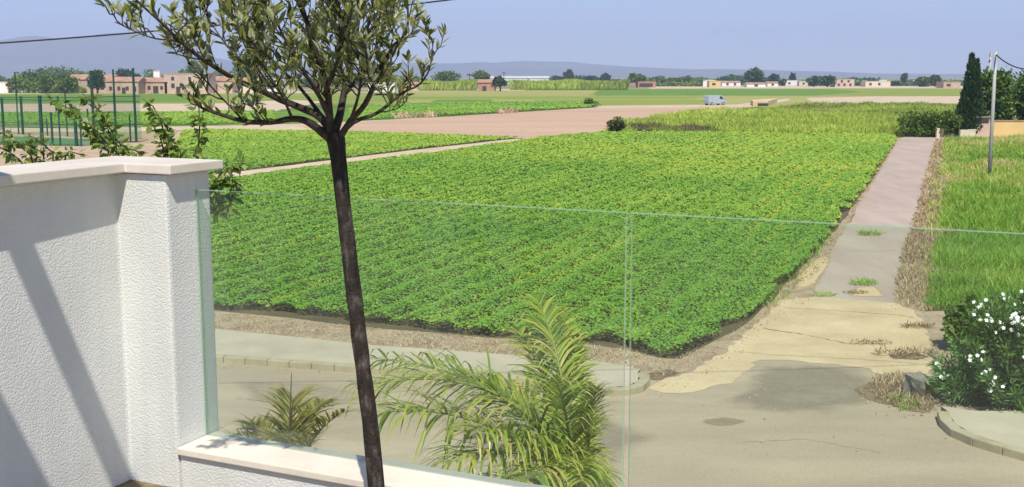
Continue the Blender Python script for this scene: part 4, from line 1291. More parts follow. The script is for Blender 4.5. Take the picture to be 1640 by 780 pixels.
# ------------------------------------------------------------------ garden wall and gate works at the right
def garden_wall():
    a, b = G(1577, 220), G(1900, 220.5)
    root = empty("garden_wall", (a + b) / 2, "long ochre yellow garden wall under the leafy trees at the right edge", "wall")
    h = D(1600, 194, a.y).z
    d = b - a; rz = math.atan2(d.y, d.x); c = (a + b) / 2
    mb = MB(); mb.box((c.x, c.y + 0.2, h / 2 - .05), (d.length, 0.3, h + .1), rz); mb.build("wall", M["ochre_wall"], root)
    mb = MB(); mb.box((c.x, c.y + 0.2, h + 0.035), (d.length, 0.42, 0.10), rz); mb.build("coping", M["roof_tile"], root)
    # meter cabinet pillar
    g = G(1566, 220)
    k = g.y / F_
    root = empty("gate_pillar", (g.x, g.y - 0.3, 0), "cream pillar with a grey cap and a recessed dark box beside the ochre wall", "pillar")
    ht = D(1566, 188, g.y).z
    mb = MB(); mb.box((g.x, g.y - 0.35, ht * .5), (26 * k, 0.55, ht)); mb.build("shaft", M["rose"], root, bevel=0.02)
    mb = MB(); mb.box((g.x, g.y - 0.35, ht + 0.06), (32 * k, 0.75, 0.12)); cp_ = mb.build("cap", M["stone"], root, bevel=0.02)
    mb = MB(); mb.box((g.x + 0.1, g.y - 0.640, ht * .84), (20 * k, 0.05, ht * .22)); mb.build("meter_box", M["hole"], root)
    mb = MB(); mb.box((g.x - 16.5 * k, g.y - 0.3, ht * .45), (5 * k, 0.5, ht * .9)); mb.build("side_post", M["cream_wall"], root)
    # low step wall
    a, b = G(1537, 223.5), G(1556, 223)
    root = empty("low_wall", (a + b) / 2, "low cream step wall at the foot of the gate pillar", "wall")
    mb = MB(); mb.box(((a.x + b.x) / 2, a.y, 0.45), ((b - a).length, 0.4, 0.95)); mb.build("body", M["cream_wall"], root, bevel=.02)
    mb = MB(); mb.box((b.x - .2, a.y, 0.5 + .45 * .9), (0.7, 0.44, 0.12)); mb.build("cap", M["cream_wall"], root, bevel=.02)
    a, b = G(1501, 221), G(1524, 221)
    root = empty("low_wall", (a + b) / 2, "short cream wall with end posts at the end of the lane", "wall")
    mb = MB(); mb.box(((a.x + b.x) / 2, a.y, 0.36), ((b - a).length, 0.3, 0.75)); mb.build("body", M["rose"], root, bevel=.02)
    for q in (a, b):
        mb = MB(); mb.box((q.x, q.y, 0.48), (0.28, 0.36, 0.98)); mb.build("post", M["cream_wall"], root, bevel=.02)
    mb = MB(); mb.box(((a.x + b.x) / 2, a.y, 0.78), ((b - a).length, 0.36, 0.08)); mb.build("cap", M["cream_wall"], root, bevel=.02)


garden_wall()

# stone block on the verge
def stone_block():
    g = G(1470, 637)
    root = None
    me = bpy.data.meshes.new("stone_block")
    bm = bmesh.new()
    bmesh.ops.create_cube(bm, size=1)
    bmesh.ops.subdivide_edges(bm, edges=bm.edges, cuts=4, use_grid_fill=True)
    for v in bm.verts:
        v.co += v.co.normalized() * (mnoise.noise(v.co * 2.3 + Vector((4, 2, 1))) * 0.12 - 0.06)
        v.co = Vector((v.co.x * 0.42, v.co.y * 0.40, v.co.z * 0.44))
    bmesh.ops.transform(bm, matrix=Matrix.Rotation(0.5, 4, "Z") @ Matrix.Rotation(0.15, 4, "X"), verts=bm.verts)
    bm.to_mesh(me); bm.free()
    o = link("stone_block", me, M["stone"]); o.location = (g.x, g.y, 0.22)
    tag(o, "grey weathered stone block at the foot of the white flowering oleander", "stone")


stone_block()


def tuft(px, py, rad, h, n, label, mat, tint, group):
    g = G(px, py)
    root = empty("weed_tuft", (g.x, g.y, 0.06), label, "weed", group)
    a = rng.uniform(0, 2 * np.pi, n); r0 = rad * np.sqrt(rng.random(n))
    P = np.stack([g.x + r0 * np.cos(a) * 1.6, g.y + r0 * np.sin(a) * 0.7, np.full(n, 0.06)], 1)
    A = np.stack([rng.normal(0, .8, n), rng.normal(0, .8, n), rng.uniform(.25, 1, n)], 1)
    quads_obj("blades", rhombs(P, A, rnd_dirs(n), rng.uniform(.5, 1.2, n) * h, 0.025), np.clip(tint + .2 * rng.normal(size=n), 0, 1), M[mat], root)


tuft(1394, 378, 0.32, 0.28, 170, "green weed tuft growing in the middle of the pinkish lane", "grass", 0.4, "weeds on the lane")
tuft(1382, 458, 0.22, 0.24, 140, "green weed tuft at the near end of the lane", "grass", 0.4, "weeds on the lane")
tuft(1370, 472, 0.22, 0.12, 110, "flat dry weed tuft at the edge of the pale concrete", "straw", 0.3, "weeds on the lane")
tuft(1395, 553, 0.30, 0.08, 120, "flat dry weed tuft along the crack in the pale concrete", "straw", 0.15, "weeds on the lane")
tuft(1455, 572, 0.45, 0.22, 170, "straggly brown weed lying on the concrete beside the oleander", "straw", 0.25, "weeds on the lane")
tuft(1468, 527, 0.25, 0.16, 120, "brown weed at the upper left of the oleander", "straw", 0.2, "weeds on the lane")
tuft(1320, 476, 0.2, 0.16, 90, "small weed on the seam between lane and pale concrete", "grass", 0.6, "weeds on the lane")

# ------------------------------------------------------------------ oleander
def oleander():
    g = G(1612, 650)
    root = empty("oleander", (g.x, g.y, 0), "large dark green oleander bush covered in white flowers", "shrub")
    mb = MB()
    P, A, T = [], [], []
    tips = []
    r = np.random.default_rng(5)
    for k in range(230):
        a = r.uniform(0, 2 * math.pi); sp_ = r.uniform(0.05, 1.0) ** 0.7
        base = Vector((g.x + math.cos(a) * 0.5 * sp_, g.y + math.sin(a) * 0.35 * sp_, 0))
        H = (2.02 - 0.8 * sp_ ** 2) * r.uniform(0.75, 1.05)
        tip = Vector((g.x + math.cos(a) * 1.42 * sp_ + 0.1, g.y + 0.2 + math.sin(a) * 1.25 * sp_, H if sp_ < 0.6 else H * r.uniform(0.15, 1)))
        mid = base.lerp(tip, 0.55) + Vector((0, 0, 0.25 * H))
        pts = [base.lerp(mid, t).lerp(mid.lerp(tip, t), t) for t in np.linspace(0, 1, 6)]
        mb.tube(pts, [0.016, 0.014, 0.012, 0.010, 0.008, 0.005], 5)
        tips.append(tip)
        nl = 62
        for j in range(nl):
            t = 0.12 + 0.88 * (j / nl) ** 0.8
            p = base.lerp(mid, t).lerp(mid.lerp(tip, t), t)
            d = (tip - base).normalized()
            side = Vector(rnd_dirs(1)[0])
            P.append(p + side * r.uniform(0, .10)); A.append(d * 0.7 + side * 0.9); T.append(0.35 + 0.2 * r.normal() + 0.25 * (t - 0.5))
    mb.build("stems", M["trunk"], root)
    n = len(P)
    A = np.array(A); P = np.array(P)
    keep = P[:, 2] > 0.05
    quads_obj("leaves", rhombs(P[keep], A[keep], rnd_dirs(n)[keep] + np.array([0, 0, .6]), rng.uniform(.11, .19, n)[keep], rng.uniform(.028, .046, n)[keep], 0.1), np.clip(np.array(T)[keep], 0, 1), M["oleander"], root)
    # flower clusters on the branch tips that face the street
    cand = [t for t in tips if t.y < g.y + 0.5]
    random.Random(3).shuffle(cand)
    for t in cand[:46]:
        q = t + Vector((0, -0.04, 0.03))
        V = []
        for f in range(random.randint(3, 7)):
            c = q + Vector((random.gauss(0, .07), random.gauss(0, .05), random.gauss(0, .06)))
            nrm = Vector((random.gauss(0, .5), -0.8 + random.gauss(0, .4), 0.7)).normalized()
            u = nrm.orthogonal().normalized(); w = nrm.cross(u)
            for k in range(5):
                a = k * 2 * math.pi / 5 + random.random() * .3
                d = u * math.cos(a) + w * math.sin(a); s_ = nrm.cross(d)
                V += [c, c + d * .022 + s_ * .016 + nrm * .006, c + d * .042 + nrm * .004, c + d * .022 - s_ * .016 + nrm * .006]
        quads_obj("flower_cluster", np.array([list(v) for v in V]), np.zeros(len(V) // 4), M["petal"], root)


oleander()
tree("shrub", 1540, 474, 560, 84, "green leafy shrub at the upper left of the white oleander", "tree_mid", 3600, 16, 51, trunk=0.02, leaf=0.10, cat="shrub")
tree("shrub", 1655, 455, 560, 120, "tall green undergrowth shrub behind the oleander at the right edge", "tree_mid", 4200, 14, 52, trunk=0.04, leaf=0.12, cat="shrub")

# ------------------------------------------------------------------ terrace: walls, coping, glass
K = 1.1667
A2 = Vector((0.907, -0.421, 0)); B2 = Vector((0.421, 0.907, 0))
P0 = Vector((-1.075, 3.481, 0)) * K
Q0 = P0 - A2 * (0.205 * K)
FLOOR = CZ - 1.56
ZC0, ZC1 = CZ - 0.303 * K, CZ - 0.271 * K      # tall wall coping
ZL1 = CZ - 1.180 * K; ZL0 = ZL1 - 0.03          # low wall coping


def pt(base, a, b):
    v = base + A2 * a + B2 * b
    return (v.x, v.y)


TH = 0.206 * K
def terrace():
    # tall wall with end pillar
    root = empty("parapet_wall", (P0.x, P0.y, FLOOR), "tall white stucco parapet wall with an end pillar and cream coping", "wall")
    mb = MB()
    mb.prism([pt(P0, 0, 0), pt(P0, 0, TH), pt(P0, -0.205 * K - 0.22, TH), pt(Q0, -0.22, -3.2), pt(Q0, 0, -3.2), pt(Q0, 0, 0)], FLOOR - 0.3, ZC0)
    mb.build("stucco_wall", M["stucco"], root, bevel=0.012)
    mb = MB()
    o_ = 0.035
    mb.prism([pt(P0, o_ * 1.1, -0.018), pt(P0, o_ * 1.1, TH + o_), pt(P0, -0.205 * K - 0.22 - o_, TH + o_), pt(Q0, -0.22 - o_, -3.2), pt(Q0, 0.13, -3.2), pt(Q0, 0.064, -0.018)], ZC0 + 0.003, ZC1)
    mb.build("coping", M["coping"], root, bevel=0.004)
    # low wall under the panes
    root = empty("low_wall", (P0.x + 1, P0.y - .4, FLOOR), "low white stucco terrace wall carrying the glass panes", "wall")
    mb = MB(); mb.prism([pt(P0, 0.004, 0.004), pt(P0, 4.6, 0.004), pt(P0, 4.6, TH - .045), pt(P0, 0.004, TH - .045)], FLOOR - 0.3, ZL0)
    mb.build("stucco_wall", M["stucco"], root, bevel=0.008)
    mb = MB(); mb.prism([pt(P0, 0.003, -0.012), pt(P0, 4.6, -0.012), pt(P0, 4.6, TH - 0.030), pt(P0, 0.003, TH - 0.030)], ZL0 + 0.003, ZL1)
    mb.build("coping", M["coping"], root, bevel=0.004)
    # terrace floor: planting bed by the wall, tiles behind; house front below
    mb = MB(); mb.prism([pt(Q0, 0.002, 0.236), pt(Q0, 4.6, -0.002), pt(Q0, 4.6, -0.9), pt(Q0, 0.002, -0.9)], FLOOR - 0.25, FLOOR)
    mb = MB(); mb.prism([pt(P0, -0.205 * K + .003, -0.003), pt(P0, 4.6, -0.003), pt(P0, 4.6, -1.0), pt(P0, -0.205 * K + .003, -1.0)], FLOOR - 0.28, FLOOR + 0.02)
    mb.build("planting_bed", M["floor_soil"])["kind"] = "structure"
    mb = MB(); mb.prism([pt(P0, -0.205 * K + .003, -1.003), pt(P0, 4.6, -1.003), pt(P0, 4.6, -3.2), pt(P0, -0.205 * K + .003, -3.2)], FLOOR - 0.28, FLOOR)
    mb.build("terrace_floor", M["tile_floor"])["kind"] = "structure"
    root = empty("house", (P0.x, P0.y, 0), "white house storey below the terrace", "house")
    mb = MB(); mb.prism([pt(P0, -0.44, TH - .03), pt(P0, 4.6, TH - .03), pt(P0, 4.6, -3.2), pt(P0, -0.44, -3.2)], 0, FLOOR - 0.303)
    mb.build("wall", M["stucco"], root)


terrace()
GB = 0.131 * K


def pane(s0, s1, label):
    z0, z1 = ZL1 + 0.001, CZ - 0.1 * 3.6 * K
    base = P0
    th = 0.011
    root = empty("glass_pane", (*pt(base, (s0 + s1) / 2, GB), z0), label, "glass pane", "clear glass balustrade panes")
    mb = MB()
    mb.prism([pt(base, s0 + .003, GB), pt(base, s1 - .003, GB), pt(base, s1 - .003, GB + th), pt(base, s0 + .003, GB + th)], z0, z1 - .003)
    # keep only the two broad faces as clear glass; the rim is its own polished edge
    me = bpy.data.meshes.new("sheet")
    n = 4
    me.from_pydata(mb.v, [], [f for f in mb.f if len(f) == 4 and abs((Vector(mb.v[f[1]]) - Vector(mb.v[f[0]])).cross(Vector(mb.v[f[2]]) - Vector(mb.v[f[0]])).normalized().dot(B2)) > 0.9])
    link("sheet", me, M["glass"], root)
    mb = MB()
    e = 0.003
    mb.prism([pt(base, s0, GB + .001), pt(base, s1, GB + .001), pt(base, s1, GB + th - .001), pt(base, s0, GB + th - .001)], z1 - e, z1)
    for s in (s0, s1 - e):
        mb.prism([pt(base, s, GB + .001), pt(base, s + e, GB + .001), pt(base, s + e, GB + th - .001), pt(base, s, GB + th - .001)], z0, z1 - e - .0005)
    mb.build("polished_edge", M["glass_edge"], root)


S1 = 1.706
pane(0.004, S1, "clear green-edged glass pane fixed against the white pillar, behind the olive trunk")
pane(S1 + 0.016, S1 + 2.5, "clear glass pane to the right of the narrow joint, in front of the lane")


# ------------------------------------------------------------------ pergola beams over the terrace (they shade the parapet)
def pergola():
    c = Q0 - B2 * 2.0 + A2 * 0.8
    root = empty("pergola", (c.x, c.y, FLOOR), "timber pergola beams above the terrace shading the white parapet", "pergola")
    zb = CZ + 1.0
    sdir = Vector((math.sin(R(SUN_AZ)) * math.cos(R(SUN_EL)), math.cos(R(SUN_AZ)) * math.cos(R(SUN_EL)), math.sin(R(SUN_EL))))

    def above(px, py):
        """where the sun ray that ends on the parapet crosses the beam height"""
        d = ray(px, py); o = Vector((0, 0, CZ))
        t = (Q0 - o).dot(A2) / d.dot(A2)
        p = o + d * t
        return p + sdir * ((zb - p.z) / sdir.z)
    for (a, b, w) in ((above(28, 395), above(190, 770), 0.075), (above(-75, 640), above(15, 800), 0.26)):
        d = (b - a); d.z = 0; L = d.length; d.normalize(); n = Vector((-d.y, d.x, 0))
        a = a - d * 0.25; b = b + d * 0.12
        mb = MB(); mb.prism([(q.x, q.y) for q in (a - n * w / 2, b - n * w / 2, b + n * w / 2, a + n * w / 2)], zb, zb + 0.07)
        mb.build("beam", M["timber"], root)
    u = 2.95
    mb = MB(); mb.prism([pt(Q0, 0.2, -3.0), pt(Q0, 0.28, -3.0), pt(Q0, 0.28, -1.2), pt(Q0, 0.2, -1.2)], zb + 0.073, zb + 0.16)
    mb.build("rail", M["timber"], root)
    mb = MB(); mb.prism([pt(Q0, 0.2, -u - .05), pt(Q0, 0.28, -u - .05), pt(Q0, 0.28, -u + .03), pt(Q0, 0.2, -u + .03)], FLOOR, zb + 0.07)
    mb.build("post", M["timber"], root)


pergola()


# ------------------------------------------------------------------ young olive tree on the terrace
def olive():
    YT = 3.4
    top = D(536, 222, YT)
    base = D(597, 780, YT)
    t = (FLOOR - base.z) / (top.z - base.z)
    base = base.lerp(top, t)
    root = empty("olive_tree", base, "young olive tree with a thin dark trunk and loose crown on the terrace", "tree")
    k = YT / F_
    mb = MB()
    pts, rad = [], []
    for i in range(26):
        f = i / 25
        p = base.lerp(top, f)
        p += Vector((math.sin(f * 7) * 0.004 + 0.012 * math.sin(f * 3.1), 0.004 * math.sin(f * 9), 0))
        pts.append(p); rad.append((14.3 - 2.6 * f + random.uniform(-.5, .5) + (3.0 * max(0, (f - .9) / .1))) * k)
    for q, rp in (((535, 214), 12), ((534, 206), 8), ((533, 198), 3)):
        pts.append(D(*q, YT)); rad.append(rp * k)
    mb.tube(pts, rad, 14, wob=0.10)
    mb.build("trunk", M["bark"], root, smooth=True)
    limbs = [
        # (points (px, py, dy)), start radius px
        ([(536, 228, 0), (516, 212, 0), (492, 195, -.03), (468, 190, -.06), (433, 196, -.10), (391, 194, -.14), (343, 180, -.16), (319, 170, -.17), (295, 146, -.18)], 9.5),
        ([(535, 226, 0), (516, 190, .02), (480, 172, .05), (447, 159, .06), (412, 143, 0), (378, 128, -.06), (343, 107, -.14), (308, 83, -.2), (284, 62, -.24), (260, 38, -.28), (218, 0, -.33), (190, -30, -.36)], 8.5),
        ([(308, 84, -.2), (284, 66, -.24), (250, 62, -.29), (215, 50, -.34), (187, 33, -.37), (173, 0, -.4)], 2.2),
        ([(391, 194, -.14), (364, 166, -.1), (315, 114, -.05), (291, 83, 0), (284, 68, -.15)], 2.2),
        ([(531, 210, 0), (528, 190, -.02), (523, 138, -.05), (502, 69, -.08), (481, 0, -.10), (470, -70, -.12), (465, -170, -.1)], 9),
        ([(535, 212, .01), (545, 180, .05), (553, 138, .1), (568, 69, .16), (578, 0, .2), (585, -80, .22), (590, -180, .2)], 9),
        ([(540, 226, 0), (561, 194, -.03), (585, 166, -.08), (606, 121, -.12), (630, 76, -.14), (651, 52, -.15), (653, 7, -.15), (650, -30, -.15)], 7),
        ([(541, 224, 0), (566, 196, .03), (606, 180, .06), (644, 149, .08), (672, 135, .08), (689, 107, .08), (694, 62, .08)], 5),
        ([(516, 187, .02), (480, 140, .12), (440, 100, .2), (400, 50, .25), (375, 0, .28), (360, -60, .3)], 4),
        ([(528, 180, -.02), (490, 120, -.15), (455, 60, -.22), (430, 0, -.26), (415, -70, -.3)], 4.5),
        ([(520, 150, -.05), (540, 100, -.2), (545, 40, -.28), (540, -30, -.32), (535, -110, -.34)], 4.2),
        ([(553, 150, .1), (590, 100, .22), (615, 40, .28), (625, -20, .3), (630, -90, .3)], 4),
        ([(530, 195, 0), (510, 150, .25), (500, 90, .35), (505, 20, .4), (510, -60, .4)], 4.5),
        ([(447, 159, .06), (420, 120, 0), (395, 80, -.05), (380, 40, -.08), (365, 0, -.1)], 2.6),
        ([(412, 143, .08), (380, 95, .12), (350, 55, .15), (330, 20, .18), (318, -20, .2)], 2.6),
        ([(343, 107, .12), (325, 70, .1), (312, 30, .1), (305, 0, .1), (300, -40, .1)], 1.8),
        ([(468, 190, -.06), (450, 150, -.18), (425, 110, -.25), (405, 60, -.3)], 3),
        ([(585, 166, -.08), (600, 140, -.2), (622, 105, -.24), (640, 60, -.26)], 2.6),
        ([(606, 180, .06), (622, 178, .1), (640, 172, .12), (652, 160, .12)], 1.8),
        ([(561, 194, -.03), (575, 150, -.15), (580, 100, -.22), (588, 50, -.25), (600, -10, -.28)], 3.4),
        ([(433, 196, -.10), (420, 188, -.14), (413, 170, -.16), (412, 150, -.17)], 1.8),
    ]
    W = []
    br = MB()
    for L, r0 in limbs:
        pw = [D(px, py, YT + dy) for px, py, dy in L]
        # smooth the polyline
        q = [pw[0]]
        for a, b, c, d in zip([pw[0]] + pw[:-2], pw[:-1], pw[1:], pw[2:] + [pw[-1]]):
            for s in (0.33, 0.67, 1.0):
                q.append(0.5 * ((2 * b) + (c - a) * s + (2 * a - 5 * b + 4 * c - d) * s * s + (3 * b - a - 3 * c + d) * s ** 3))
        n = len(q)
        br.tube(q, [max(0.0016, r0 * k * (1 - 0.86 * (i / (n - 1)) ** .7) * .95) for i in range(n)], 7, wob=0.12)
        W.append(q)
    LP, LA, LN, LT, LL = [], [], [], [], []
    rs = random.Random(12)

    def leafy(pts, dens, t0, tint):
        n = len(pts)
        tot = sum((b - a).length for a, b in zip(pts[:-1], pts[1:]))
        cnt = int(tot * dens)
        for j in range(cnt):
            t = t0 + (1 - t0) * (j + rs.random()) / max(1, cnt)
            f = min(t * (n - 1), n - 1.001); i = int(f)
            p = pts[i].lerp(pts[i + 1], f - i)
            d = (pts[i + 1] - pts[i]).normalized()
            s = Vector((rs.gauss(0, 1), rs.gauss(0, 1), rs.gauss(0.25, 1)))
            s = (s - d * s.dot(d)).normalized()
            ax = (d * rs.uniform(.5, 1.2) + s + Vector((0, 0, .3)))
            LP.append(p); LA.append(ax); LN.append(d - s * .4 + Vector((0, 0, .5)))
            LT.append(tint + rs.gauss(0, .26)); LL.append(rs.uniform(.027, .052))
    def rosette(p, d, cnt, tint):
        for j in range(cnt):
            s = Vector((rs.gauss(0, 1), rs.gauss(0, 1), rs.gauss(0, 1)))
            s = (s - d * s.dot(d)).normalized()
            LP.append(p - d * rs.uniform(0, .012)); LA.append(d * rs.uniform(.5, 1.5) + s)
            LN.append(d - s * .5); LT.append(tint + rs.gauss(0, .28)); LL.append(rs.uniform(.027, .048))
    for li, q in enumerate(W):
        n = len(q)
        ln = sum((b - a).length for a, b in zip(q[:-1], q[1:]))
        sparse = li in (0, 2, 3)
        cnt = int(ln * (26 if sparse else 35))
        if li == 1: cnt = int(ln * 26)
        if li in (6, 7): cnt = int(ln * 22)
        for j in range(cnt):
            t = 0.22 + 0.76 * rs.random()
            if li == 0 and t < .45: continue
            f = t * (n - 1); i = min(int(f), n - 2)
            p = q[i].lerp(q[i + 1], f - i)
            if li in (1,) and p.x < D(320, 85, YT).x and rs.random() < .85: continue
            d = (q[i + 1] - q[i]).normalized()
            s = Vector((rs.gauss(0, 1), rs.gauss(0, 1), rs.gauss(.1, .8))).normalized()
            L = rs.uniform(.07, .21) * (0.55 if sparse else 1) * (0.6 if li in (6, 7) else 1) * (1.1 - .4 * t)
            e1 = p + (d * .5 + s * .7 + Vector((0, 0, .35))).normalized() * L * .6
            e2 = e1 + (d * .3 + s * .3 + Vector((0, 0, .8))).normalized() * L * .5
            tw = [p, p.lerp(e1, .5) + Vector((rs.gauss(0, .004), 0, rs.gauss(0, .004))), e1, e1.lerp(e2, .5), e2]
            br.tube(tw, [.0022, .002, .0017, .0014, .001], 4, cap=False)
            rosette(e2, (e2 - e1).normalized(), rs.randint(4, 8), .42 + .12 * rs.random())
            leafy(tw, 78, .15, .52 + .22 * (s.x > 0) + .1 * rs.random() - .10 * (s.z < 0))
        if not sparse:
            leafy(q[len(q) // 3:], 34, 0, .42)
        elif li == 0:
            leafy(q[-8:], 70, 0, .42)
            leafy(q[11:16], 110, 0, .38)
        elif li == 2:
            leafy(q[7:12], 75, 0, .3)
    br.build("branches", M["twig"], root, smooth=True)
    # leaf: folded pair of quads (long ellipse) along a slightly curved midrib
    n = len(LP)
    P = np.array([list(v) for v in LP]); A = unit(np.array([list(v) for v in LA])); Nn = np.array([list(v) for v in LN]) + 0.6 * rnd_dirs(n)
    S = unit(np.cross(A, Nn)); nn = unit(np.cross(S, A))
    L = np.array(LL)[:, None]; Wd = L * rng.uniform(.22, .34, (n, 1))
    c = nn * L * rng.uniform(-.02, .12, (n, 1))
    b0 = P; m1 = P + A * L * .33 + c * .8; m2 = P + A * L * .68 + c; tip = P + A * L
    up = nn * Wd * .12
    v = lambda m, s, f: m + S * Wd * s * f + up * abs(f)
    Q = np.stack([
        np.stack([b0, v(m1, .5, -.95), v(m2, .5, -.85), tip], 1),
        np.stack([b0, tip, v(m2, .5, .85), v(m1, .5, .95)], 1)], 1).reshape(-1, 3)
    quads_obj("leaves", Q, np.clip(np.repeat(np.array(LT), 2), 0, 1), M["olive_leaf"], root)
    print("olive leaves", n)


olive()


# ------------------------------------------------------------------ palms in the garden below
def frond(p0, p1, p2, ll, droop, nl, mat, root, tint, seed, up=0.25, lw=0.025):
    r = random.Random(seed)
    N_ = 22
    cur = [p0.lerp(p1, t).lerp(p1.lerp(p2, t), t) for t in np.linspace(0, 1, N_)]
    mb = MB(); mb.tube(cur, [0.014 * (1 - .85 * i / (N_ - 1)) for i in range(N_)], 6)
    fr = mb.build("frond", M["rachis"], root, smooth=True)
    V, T = [], []
    for j in range(nl):
        t = 0.10 + 0.90 * (j / (nl - 1))
        f = t * (N_ - 1); i = min(int(f), N_ - 2)
        p = cur[i].lerp(cur[i + 1], f - i)
        d = (cur[i + 1] - cur[i]).normalized()
        side = d.cross(Vector((0, 0, 1)))
        if side.length < .2: side = Vector((1, 0, 0))
        side.normalize()
        upv = side.cross(d)
        env = math.sin(math.pi * min(1, .12 + .80 * t)) ** .6
        for s in (-1, 1):
            L = ll * env * r.uniform(.7, 1.15)
            ax = (side * s * r.uniform(.7, 1.0) + d * r.uniform(.75, 1.35) + upv * (up + r.gauss(0, .26))).normalized()
            w = lw * r.uniform(.8, 1.25)
            c = p
            vel = ax.copy()
            ws = vel.cross(Vector((0, 0, 1))).normalized() * 0.5 + vel.cross(upv).normalized() * .5
            prev = (c - ws * w * .3, c + ws * w * .3)
            ti = tint + r.gauss(0, .24)
            seg = 4
            for q in range(seg):
                c = c + vel * (L / seg)
                vel = (vel + Vector((0, 0, -droop * (.5 + .5 * q) / seg * r.uniform(.7, 1.3)))).normalized()
                ww = w * (1.0, .9, .55, .06)[q]
                cu = (c - ws * ww * .5, c + ws * ww * .5)
                V += [prev[0], prev[1], cu[1], cu[0]]
                T.append(ti + .05 * q)
                prev = cu
    quads_obj("leaflets", np.array([list(v) for v in V]), np.clip(T, 0, 1), M[mat], fr)


def palm(name_label, cpx, cpy, Y, fronds, mat, ll, droop, tint, nl, seed, spike=None, lw=0.025):
    c = D(cpx, cpy, Y)
    root = empty("palm", (c.x, c.y, 0), name_label, "palm")
    mb = MB()
    pts = [Vector((c.x, c.y, c.z * t)) for t in np.linspace(0, 1, 16)]
    pts[0].z = -0.2
    mb.tube(pts, [0.085 + 0.012 * (i % 2) for i in range(16)], 12)
    mb.build("trunk", M["palm_trunk"], root)
    for i, (m, t, *ls) in enumerate(fronds):
        lfac = ls[0] if ls else 1.0
        frond(c + Vector((random.uniform(-.03, .03), random.uniform(-.03, .03), 0)), D(m[0], m[1], Y + m[2]), D(t[0], t[1], Y + t[2]), ll * lfac, droop, nl, mat, root, tint, seed + i, lw=lw)
    if spike:
        a, b = D(*spike[0]), D(*spike[1])
        mb = MB(); mb.tube([c, a, b], [.008, .006, .002], 5); mb.build("spear", M["trunk"], root)


palm("lush green feather palm just beyond the glass, right of the olive trunk", 925, 800, 6.3, [
    ((850, 560, -.1), (585, 618, -.3)),
    ((840, 590, .3), (605, 575, .5), .9),
    ((800, 640, -.3), (620, 660, -.7)),
    ((905, 570, .35), (862, 482, .7), .66),
    ((905, 610, .4), (900, 500, 1.0), .5),
    ((880, 600, .5), (830, 530, 1.0), .6),
    ((915, 640, .4), (925, 545, .9), .5),
    ((945, 680, 0), (955, 620, -.2), .42),
    ((870, 690, -.5), (720, 740, -1.0), .9),
    ((880, 690, -.3), (760, 690, -.9), .9),
    ((900, 700, -.5), (840, 775, -1.2), .7),
    ((930, 700, -.5), (930, 770, -1.0), .5),
    ((945, 720, -.2), (965, 790, -.4), .42),
    ((880, 640, .2), (750, 605, .5), .9),
    ((910, 650, 0), (890, 610, -.5), .6),
    ((860, 740, -.4), (760, 800, -.8), .7),
    ((925, 680, .2), (950, 655, .6), .45),
], "palm_leaf", 0.54, 1.75, 0.56, 52, 100, lw=0.018)
palm("small palm with yellowed tips low behind the glass, left of the olive trunk", 455, 800, 6.2, [
    ((410, 690, 0), (345, 720, -.2)),
    ((425, 700, .1), (366, 706, .3)),
    ((440, 690, .2), (398, 678, .5)),
    ((470, 660, .2), (520, 645, .5)),
    ((465, 650, 0), (470, 640, .1)),
    ((430, 710, -.3), (370, 745, -.7)),
    ((490, 690, -.2), (550, 660, -.4)),
    ((450, 690, -.3), (440, 700, -.8)),
], "palm_gold", 0.25, .9, 0.5, 50, 300, ((464, 680, 6.2), (467, 598, 6.2)), lw=0.014)


# ------------------------------------------------------------------ climbing shrub behind the parapet
def vine(label, shoots, Y, seed, leaf=0.05):
    r = random.Random(seed)
    f = shoots[0][0]
    g = D(min(f[0], 285), f[1], Y)
    root = empty("climbing_shrub", (g.x, g.y + .1, 0), label, "shrub")
    mb = MB()
    P, A, T, Ls = [], [], [], []
    for sh in shoots:
        pw = [D(px, py, Y + r.uniform(-.04, .04)) for px, py in sh]
        lo = Vector((min(pw[0].x, g.x + .02), pw[0].y, pw[0].z - 0.5)); lo2 = Vector((g.x, g.y + .1, 0))
        pts = [lo2, lo] + pw
        mb.tube(pts, [.010, .008] + [.005 * (1 - .7 * i / len(pw)) for i in range(len(pw))], 5)
        for a, b in zip(pw[:-1], pw[1:]):
            n = max(2, int((b - a).length * 260))
            for j in range(n):
                p = a.lerp(b, r.random())
                d = (b - a).normalized()
                s = Vector((r.gauss(0, 1), r.gauss(0, 1), r.gauss(0, .7))).normalized()
                P.append(list(p + s * .012)); A.append(list(s + d * .3 + Vector((0, 0, -.35)))); T.append(.5 + r.gauss(0, .22)); Ls.append(leaf * r.uniform(.55, 1.3))
    mb.build("stems", M["trunk"], root)
    n = len(P)
    Ls = np.array(Ls)
    quads_obj("leaves", rhombs(np.array(P), np.array(A), rnd_dirs(n) * .7 + np.array([0, -.2, .7]), Ls, Ls * .55, .12), np.clip(T, 0, 1), M["vine_leaf"], root)


